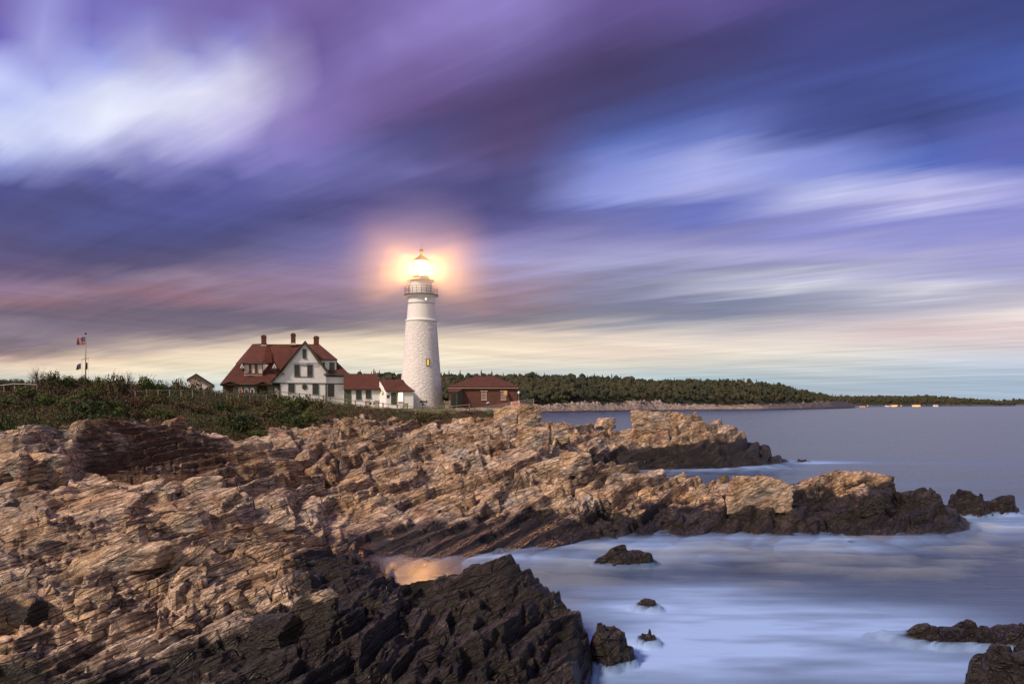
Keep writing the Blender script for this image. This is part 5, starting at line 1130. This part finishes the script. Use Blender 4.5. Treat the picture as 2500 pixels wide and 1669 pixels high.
def make_boulders():
    B = [  # photo box, turn, depth factor, material, label
     (72, 166, 1092, 1172, .35, .9, 'd', 'largest upright square block at the foot of the left cliff'),
     (4, 70, 1102, 1170, .1, .9, 'd', 'smaller squared block left of the largest block below the left bushes'),
     (0, 58, 1174, 1216, -.2, .9, 'd', 'low cracked block under the squared blocks at the left edge'),
     (385, 512, 1248, 1304, .55, .8, 'd', 'two-faced grey and brown boulder standing on the slabs, left of centre'),
     (306, 356, 1276, 1325, .2, .8, 'd', 'small upright block just left of the two-faced boulder'),
     (248, 326, 1252, 1282, -.3, .8, 'd', 'rust-topped flat block up left of the two-faced boulder'),
     (272, 332, 1308, 1338, .1, .7, 'd', 'small ribbed brown block below the two-faced boulder, furthest left of it'),
     (450, 548, 1162, 1196, .15, .55, 'd', 'pale flat-topped slab block in the hollow under the bushes'),
     (400, 446, 1176, 1197, -.2, .8, 'd', 'small grey block touching the left end of the pale flat-topped slab'),
     (192, 404, 1330, 1388, .30, .35, 'd', 'long dark flat slab lying across the lower left rocks'),
     (408, 542, 1336, 1390, .42, .4, 'd', 'long pale wedge slab pointing up right of the long dark slab'),
     (430, 512, 1378, 1428, .2, .7, 'd', 'dark-faced angular block under the pale wedge slab'),
     (0, 110, 1448, 1520, -.45, .6, 'd', 'dark half-round boulder cut by the left edge of the picture'),
     (188, 268, 1436, 1484, .35, .5, 'd', 'pink-tinged rounded slab near the dark half-round boulder'),
     (712, 824, 1438, 1550, .4, .8, 'd', 'big tilted ribbed boulder at the edge of the dark foreground rocks'),
     (612, 724, 1506, 1592, .1, .8, 'd', 'square blocky boulder left of the big tilted ribbed boulder'),
     (530, 600, 1440, 1492, -.2, .7, 'd', 'rounded grey-crowned block above the square blocky boulder'),
     (1167, 1219, 1211, 1249, .2, .8, 'd', 'lone grey-brown boulder sitting on the pale middle slabs'),
     (657, 722, 1256, 1284, .1, .8, 'd', 'small dark block lying on the pale slabs left of the cove'),
     (795, 834, 1045, 1064, .1, .8, 'd', 'small pale grey block near the crest under the house fence'),
     (1755, 1926, 1160, 1236, .05, .30, 'd', 'long straight-edged rectangular block on the crest of the middle ridge'),
     (2071, 2151, 1194, 1246, .2, .7, 'd', 'pale-topped square block towards the tip of the middle ridge'),
     (2010, 2165, 1150, 1184, -.05, .5, 'd', 'broad flat cap block on the highest part of the middle ridge tip'),
     (1528, 1640, 1004, 1050, -.1, .6, 'd', 'flat-faced block forming the top left of the far promontory'),
     (1640, 1700, 1006, 1060, .2, .7, 'd', 'cracked block right of the flat-faced block on the far promontory'),
     (1444, 1500, 1020, 1042, .2, .8, 'd', 'small dark block on the left shoulder of the far promontory'),
     (1370, 1450, 1104, 1150, .3, .7, 'd', 'rounded pale block above the narrow channel behind the middle ridge'),
     (1258, 1345, 1042, 1100, .3, .8, 'd', 'large rounded block below the upright rock at the end of the lawn'),
     (1335, 1392, 1036, 1076, -.2, .8, 'd', 'tilted block between the upright rock and the far promontory'),
     (893, 940, 1040, 1075, .2, .8, 'd', 'brown angular block just below the fence, under the glowing window'),
     (1005, 1050, 1045, 1078, -.3, .8, 'd', 'small angular block below the tuft of tall grass'),
    ]
    for i, (x0, x1, y0, y1, tr, df, mk, lb) in enumerate(B):
        c = (x0 + x1) / 2; P = hit(c, y1 - (y1 - y0) * .12); Y = P.y; k = Y / F
        w = (x1 - x0) * k * 1.06; h_ = (y1 - y0) * k * 1.25; d = max(w * df, h_ * .6)
        v, f = boulder_mesh(w / (abs(math.cos(tr)) + df * abs(math.sin(tr)) * .6), d, h_, 300 + i)
        o = mkmesh('boulder', v, f, M['rock_half'] if (Y < 30 and y1 > 1500) or x0 > 1900 else M['rock_dry'])
        zt = CAMH - (y0 - HY) * (Y + d * .3) / F
        o.location = ((c - CX) * (Y + d * .3) / F, Y + d * .3, zt - h_ * .5); o.rotation_euler = (r_ := random.uniform(-.06, .06), random.uniform(-.08, .08), tr)
        tag(o, lb, 'boulder')
    # upright rock at the end of the lawn: two fused slabs
    for (x0, x1, y0, y1, Y, tr, lb, nm, sd_) in ((1262, 1321, 987, 1072, 80., .12, 'tall upright flat-topped rock at the right end of the wire fence', 'standing_rock', 501), (1206, 1268, 990, 1050, 80.5, -.15, 'pale sloping rock leaning against the left side of the tall upright rock', 'standing_rock', 502)):
        k = Y / F; w = (x1 - x0) * k; h_ = (y1 - y0) * k * 1.3
        v, f = boulder_mesh(w, w * .95, h_, sd_, .95, 4)
        if sd_ == 502: v[:, 2] += np.where(v[:, 2] > 0, v[:, 0] * .38 * v[:, 2] / (h_ / 2), 0)
        o = mkmesh(nm, v, f, M['rock_dry']); o.location = (((x0 + x1) / 2 - CX) * Y / F, Y, CAMH - (y0 - HY) * k - h_ * .5); o.rotation_euler = (0, 0, tr); tag(o, lb, 'rock')
# ------------------------------------------------------------------ plants
def leaf_cloud(n, rx, ry, rz, size, r, lobes=12, flat=.0):
    C = r.normal(size=(lobes, 3)); C /= np.linalg.norm(C, axis=1, keepdims=True); C *= r.uniform(.25, .75, (lobes, 1)); C[:, 2] = abs(C[:, 2]) * .9
    R_ = r.uniform(.28, .5, lobes)
    k = r.integers(0, lobes, n); dr = r.normal(size=(n, 3)); dr /= np.linalg.norm(dr, axis=1, keepdims=True)
    P = C[k] + dr * (R_[k] * r.uniform(.75, 1.08, n))[:, None]
    P[:, 2] = np.where(P[:, 2] < .02, r.uniform(0, .3, n), P[:, 2])
    P = P * np.array([rx, ry, rz])
    a = r.normal(size=(n, 3)); a[:, 2] += .4; a /= np.linalg.norm(a, axis=1, keepdims=True); b = np.cross(a, dr); b /= np.linalg.norm(b, axis=1, keepdims=True) + 1e-9
    s = (size * r.uniform(.6, 1.3, n))[:, None]
    V = np.stack([P - a * s, P + b * s * .55, P + a * s, P - b * s * .55], 1).reshape(-1, 3); Fc = np.arange(4 * n).reshape(n, 4)
    return V, Fc
def make_shrubs():
    r = np.random.default_rng(5); protos = {}
    def proto(kind):
        if kind in protos: return protos[kind]
        spec = {'green': ('leaf', 1700, 1., .075), 'dark': ('leaf_dark', 1700, 1., .07), 'olive': ('leaf_olive', 1500, 1., .07), 'brown': ('leaf_brown', 1300, 1., .06), 'juniper': ('leaf_dark', 1500, .45, .07), 'twiggy': ('leaf_brown', 260, 1., .05)}[kind]
        me = []
        for q in range(2):
            V, Fc = leaf_cloud(spec[1], 1, 1, spec[2], spec[3], r, 14)
            o = mkmesh('foliage', V, Fc, M[spec[0]]); me.append(o.data); bpy.data.objects.remove(o)
        mb = MB()
        nst = 34 if kind == 'twiggy' else 9
        for i in range(nst):
            a = r.uniform(0, 6.28); e = r.uniform(.3, 1.); x, y = math.cos(a) * e * .8, math.sin(a) * e * .8; z = spec[2] * (1.15 - .35 * e) * r.uniform(.8, 1.1)
            mb.tube([(0, 0, -.2), (x * .35, y * .35, z * .5), (x, y, z)], .022, 4, .005)
            if kind == 'twiggy':
                for _ in range(3): mb.tube([(x * .6, y * .6, z * .7), (x + r.uniform(-.35, .35), y + r.uniform(-.3, .3), z * r.uniform(.9, 1.25))], .010, 3, .004)
        st = mb.build('stems', M['twig']); sm = st.data; bpy.data.objects.remove(st)
        protos[kind] = (me, sm); return protos[kind]
    S = [  # px centre, photo row of the top, px half width, height px, distance, kind, label
     (14, 925, 18, 22, 63, 'dark', 'low dark shrub on the skyline at the left edge of the picture'),
     (44, 924, 16, 24, 64, 'dark', 'second low dark shrub on the skyline from the left edge'),
     (96, 908, 24, 34, 65, 'twiggy', 'bare twiggy bush on the skyline left of the leafy knob-topped shrub'),
     (131, 899, 20, 42, 64, 'dark', 'tall dark leafy shrub with a knobbed top on the skyline of the hill'),
     (166, 912, 20, 30, 65, 'green', 'green shrub on the skyline between knob-topped shrub and flagpole'),
     (198, 913, 18, 28, 66, 'green', 'green shrub at the foot of the flagpole, just left of the pole'),
     (238, 915, 18, 26, 66, 'green', 'green shrub on the skyline just right of the flagpole'),
     (276, 903, 26, 42, 66, 'olive', 'tall loose shrub, highest on the skyline right of the flagpole'),
     (308, 918, 20, 36, 67, 'twiggy', 'bare brown bush right of the tallest skyline shrub'),
     (358, 913, 30, 36, 70, 'green', 'round bright green bush standing alone on the skyline'),
     (404, 924, 20, 30, 73, 'dark', 'dark bush just right of the round bright green bush'),
     (440, 918, 26, 36, 75, 'olive', 'broad olive bush in front of the cottage, on its left'),
     (480, 926, 26, 32, 77, 'olive', 'olive bush right below the cottage gable'),
     (512, 936, 22, 28, 78, 'green', 'low green bush right of the cottage by the porch end'),
     (62, 952, 34, 44, 60, 'green', 'bright green bush low on the slope near the left handrail'),
     (118, 950, 36, 56, 58.5, 'green', 'big bright green bush on the slope below the knob-topped shrub'),
     (160, 968, 32, 44, 57.5, 'green', 'bushy green shrub right of the big bright green bush'),
     (60, 935, 26, 30, 62, 'brown', 'straw brown bush above the bright green bush at the left'),
     (122, 925, 30, 36, 62, 'brown', 'brown heathy bush under the knob-topped shrub'),
     (196, 940, 36, 46, 61, 'green', 'green bush on the upper slope below the flagpole'),
     (232, 962, 38, 52, 59, 'dark', 'dark green bush in the middle of the left slope'),
     (250, 930, 30, 36, 63, 'olive', 'olive bush under the tallest skyline shrub'),
     (292, 938, 34, 48, 62, 'brown', 'wide brown bush right of the olive bush under the skyline'),
     (286, 972, 34, 46, 59.5, 'green', 'green bush low on the slope above the dark junipers'),
     (336, 948, 34, 50, 63, 'brown', 'large brown twiggy bush in front of the pale handrail end'),
     (326, 985, 28, 32, 60.5, 'brown', 'small brown bush above the cliff rocks'),
     (378, 952, 28, 42, 66, 'olive', 'olive bush growing over the pale handrail'),
     (388, 985, 34, 34, 62.5, 'green', 'green bush on the lower slope right of the brown bushes'),
     (164, 1012, 26, 20, 55, 'juniper', 'low dark juniper mat above the pale ledge at the left'),
     (232, 1000, 40, 24, 56, 'juniper', 'widest dark juniper mat on the ledge above the left cliff'),
     (282, 1006, 26, 18, 56.5, 'juniper', 'dark juniper mat at the right end of the ledge above the cliff'),
     (10, 1002, 30, 60, 41, 'dark', 'tall dark green bush at the left edge beside the rock blocks'),
     (20, 1052, 28, 34, 39.5, 'juniper', 'dark spreading bush at the left edge just above the blocks'),
     (430, 975, 34, 32, 66, 'brown', 'reddish brown bush below the pale handrail'),
     (484, 985, 36, 34, 67, 'brown', 'reddish brown bush further right below the pale handrail'),
     (532, 975, 26, 30, 71, 'dark', 'dark green bush in front of the porch of the house'),
     (575, 966, 26, 30, 74, 'olive', 'olive bush under the arched porch windows'),
     (618, 958, 26, 36, 77, 'brown', 'brown bush below the second porch arch'),
     (655, 950, 30, 22, 84, 'green', 'green bush touching the wall under the second porch arch'),
     (690, 960, 36, 34, 79, 'green', 'green bush at the left of the clump in front of the big gable'),
     (732, 958, 36, 34, 80, 'green', 'tallest green bush of the clump in front of the big gable'),
     (766, 968, 28, 28, 80.5, 'olive', 'olive bush at the right end of the clump before the gable'),
     (650, 985, 40, 40, 74, 'olive', 'wide olive bush on the slope below the fence start'),
     (710, 988, 42, 40, 76, 'dark', 'dark bush on the slope below the clump before the gable'),
     (764, 995, 34, 30, 78, 'olive', 'olive bush at the right foot of the slope below the gable'),
     (600, 1010, 40, 40, 68, 'dark', 'dark bush in the hollow at the centre left of the slope'),
     (665, 1022, 36, 30, 70, 'olive', 'olive bush just above the diagonal rock crest'),
     (636, 1058, 26, 26, 64, 'green', 'small bright green bush among the red slabs in the hollow'),
     (556, 1022, 32, 34, 65, 'brown', 'brown bush over the rocks at the right end of the left cliff'),
     (1044, 1012, 36, 34, 87, 'olive', 'broad tuft of tall grass below the fence in front of the tower'),
     (1082, 1010, 30, 32, 88, 'olive', 'tuft of tall grass right of the broad tuft by the tower'),
     (580, 1000, 50, 50, 66, 'dark', 'large dark bush spilling over the right end of the left cliff'),
     (642, 1022, 44, 40, 66, 'olive', 'large olive bush low in the hollow above the bright green bush'),
     (700, 1006, 48, 36, 72.5, 'dark', 'broad dark bush on the lower slope beneath the big gable'),
     (752, 1002, 40, 34, 75, 'green', 'green bush on the lower slope just above the ridge of pale rock'),
     (806, 998, 34, 24, 79, 'olive', 'olive bush where the slope narrows under the right end of the house'),
     (40, 972, 50, 60, 57.5, 'dark', 'tallest dark bush low on the far left slope under the handrail'),
     (206, 972, 50, 50, 57, 'dark', 'broad dark bush low on the slope left of the widest juniper mat'),
     (1140, 1004, 14, 14, 91, 'brown', 'small brown bush where the wooden fence ends'),
     (1210, 1006, 22, 14, 88, 'dark', 'low dark plants at the foot of the concrete path'),
    ]
    for i, (px, top, hw, hp, Y, kind, lb) in enumerate(S):
        me, sm = proto(kind); k = Y / F; X = (px - CX) * k; g = gz(X, Y); zt = CAMH - (top - HY) * k; hh = max(zt - g + .12, hp * k * .6) * 1.15
        e = empty('grass_tuft' if 'grass' in lb else 'shrub', (X, Y, g - .12), random.uniform(0, 6.28), lb, 'grass tuft' if 'grass' in lb else 'shrub', 'bushes on the slope')
        f_ = {'juniper': .45}.get(kind, 1.)
        e.scale = (hw * k * 1.22, hw * k * 1.1, hh / f_ / 1.12)
        for nm, d in (('foliage', me[i % 2]), ('stems', sm)):
            o = link(bpy.data.objects.new(nm, d)); o.parent = e
def make_cover():
    r = np.random.default_rng(11); n = 420000
    px = r.uniform(-250, 1335, n); Y = np.exp(r.uniform(math.log(50), math.log(101), n)); X = (px - CX) / F * Y
    h, t, vm, h0 = land(X, Y)
    lawn_ = (t > 12.05) & (px > 690)
    ok = (vm > .45) & ((~lawn_) | (r.random(n) < .35))
    X, Y, h, px, lw, vm = X[ok], Y[ok], h[ok], px[ok], lawn_[ok], vm[ok]; n = len(X)
    hm = np.where(lw, .07, .14 + .60 * sst(-.3, .6, fbm(X * .5, Y * .5, 3, 400)))
    z = h + r.uniform(0, 1, n) * hm
    a = r.normal(size=(n, 3)); a[:, 2] = abs(a[:, 2]) + .5; a /= np.linalg.norm(a, axis=1, keepdims=True)
    b = r.normal(size=(n, 3)); b /= np.linalg.norm(b, axis=1, keepdims=True)
    s = np.where(lw, .05, r.uniform(.05, .13, n))[:, None]
    P = np.stack([X, Y, z], 1); V = np.stack([P - b * s * .45, P + b * s * .45, P + a * s * 1.6], 1).reshape(-1, 3)
    o = mkmesh('ground_cover', V, np.arange(3 * n).reshape(n, 3), M['cover']); tag(o, 'mixed green, brown and reddish low growth covering the slope above the rocks', 'ground cover', kind='stuff')
def make_town():
    T = [(2107, 988.6, 12, 5, 'far low white house with orange lights, leftmost on the distant shore', 1), (2168, 985.5, 9, 8, 'far white gabled house left of the bright orange lights', 0), (2183, 984.5, 12, 8, 'far house with bright orange lights, second cluster on the distant shore', 2),
         (2238, 983.8, 16, 9, 'far white house with the brightest orange light, right of the others', 2), (2286, 984.5, 9, 7, 'far small pale house, last at the right of the distant shore', 0)]
    for px, py, w, h_, lb, lit in T:
        Y = 2560.; k = Y / F; W = w * k; H = h_ * k; b = wpt(px, py + h_, Y)
        e = empty('far_house', b, 0, lb, 'house'); MB().box(-W / 2, W / 2, 0, 9, -8, H * .55).build('wall', M['white'], e)
        MB().prism([(-W / 2 - .8, -.8, H * .55), (W / 2 + .8, -.8, H * .55), (W / 2 + .8, 4.5, H), (-W / 2 - .8, 4.5, H)], (0, 0, .5)).prism([(-W / 2 - .8, 9.8, H * .55), (W / 2 + .8, 9.8, H * .55), (W / 2 + .8, 4.5, H), (-W / 2 - .8, 4.5, H)], (0, 0, .5)).build('roof', M['roof'], e)
        for i in range(3 if lit else 0): MB().box(-W * .36 + i * W * .3, -W * .36 + i * W * .3 + W * .16 * lit, -.3, -.05, H * .12, H * .42).build('window', M['orange'], e)
    for px, py in ((2190, 990.5), (2200, 991), (2232, 991.5), (2245, 990.5), (2118, 991)):
        b = wpt(px, py, 2530.); e = empty('street_lamp', (b.x, 2530., 0), 0, 'tiny orange shore lamp among the far houses', 'lamp', 'shore lamps')
        MB().tube([(0, 0, -4), (0, 0, b.z)], .3, 6).build('pole', M['iron'], e); MB().lathe([(.2, b.z), (2.0, b.z + 1.2), (1.4, b.z + 2.6), (.1, b.z + 3)], 10).build('lamp_head', M['orange'], e)

def make_lamp_halo(c):  # added ball of thin scatter, there to give the lamp its glow
    v = bpy.data.materials.new('halo_scatter'); v.use_nodes = True; nt = v.node_tree; nt.nodes.clear()
    o = nt.nodes.new('ShaderNodeOutputMaterial'); p = nt.nodes.new('ShaderNodeVolumePrincipled'); p.inputs['Color'].default_value = (1, .97, .95, 1); p.inputs['Anisotropy'].default_value = 0.
    tc = nt.nodes.new('ShaderNodeTexCoord'); ln = nt.nodes.new('ShaderNodeVectorMath'); ln.operation = 'LENGTH'; nt.links.new(tc.outputs['Object'], ln.inputs[0])
    mr = nt.nodes.new('ShaderNodeMapRange'); mr.interpolation_type = 'SMOOTHSTEP'; mr.inputs[1].default_value = 0.; mr.inputs[2].default_value = 15.; mr.inputs[3].default_value = HD; mr.inputs[4].default_value = 0.
    nt.links.new(ln.outputs['Value'], mr.inputs[0]); nt.links.new(mr.outputs[0], p.inputs['Density']); nt.links.new(p.outputs[0], o.inputs['Volume'])
    m_ = MB().lathe([(15 * math.sin(math.pi * k / 24) + .001, -15 * math.cos(math.pi * k / 24)) for k in range(25)], 48).build('lamp_halo', v); m_.location = c
    tag(m_, kind='stuff')
HD = .026
make_land(); make_outcrops(); make_water(); make_far()
make_house(); make_ell(); T_, tx, ty = make_tower(); make_brick(); make_small_house(); make_flagpole(); make_fence(); make_bits()
make_boulders(); make_shrubs(); make_cover(); make_town()
make_lamp_halo(Vector((tx, ty, 28.8)))
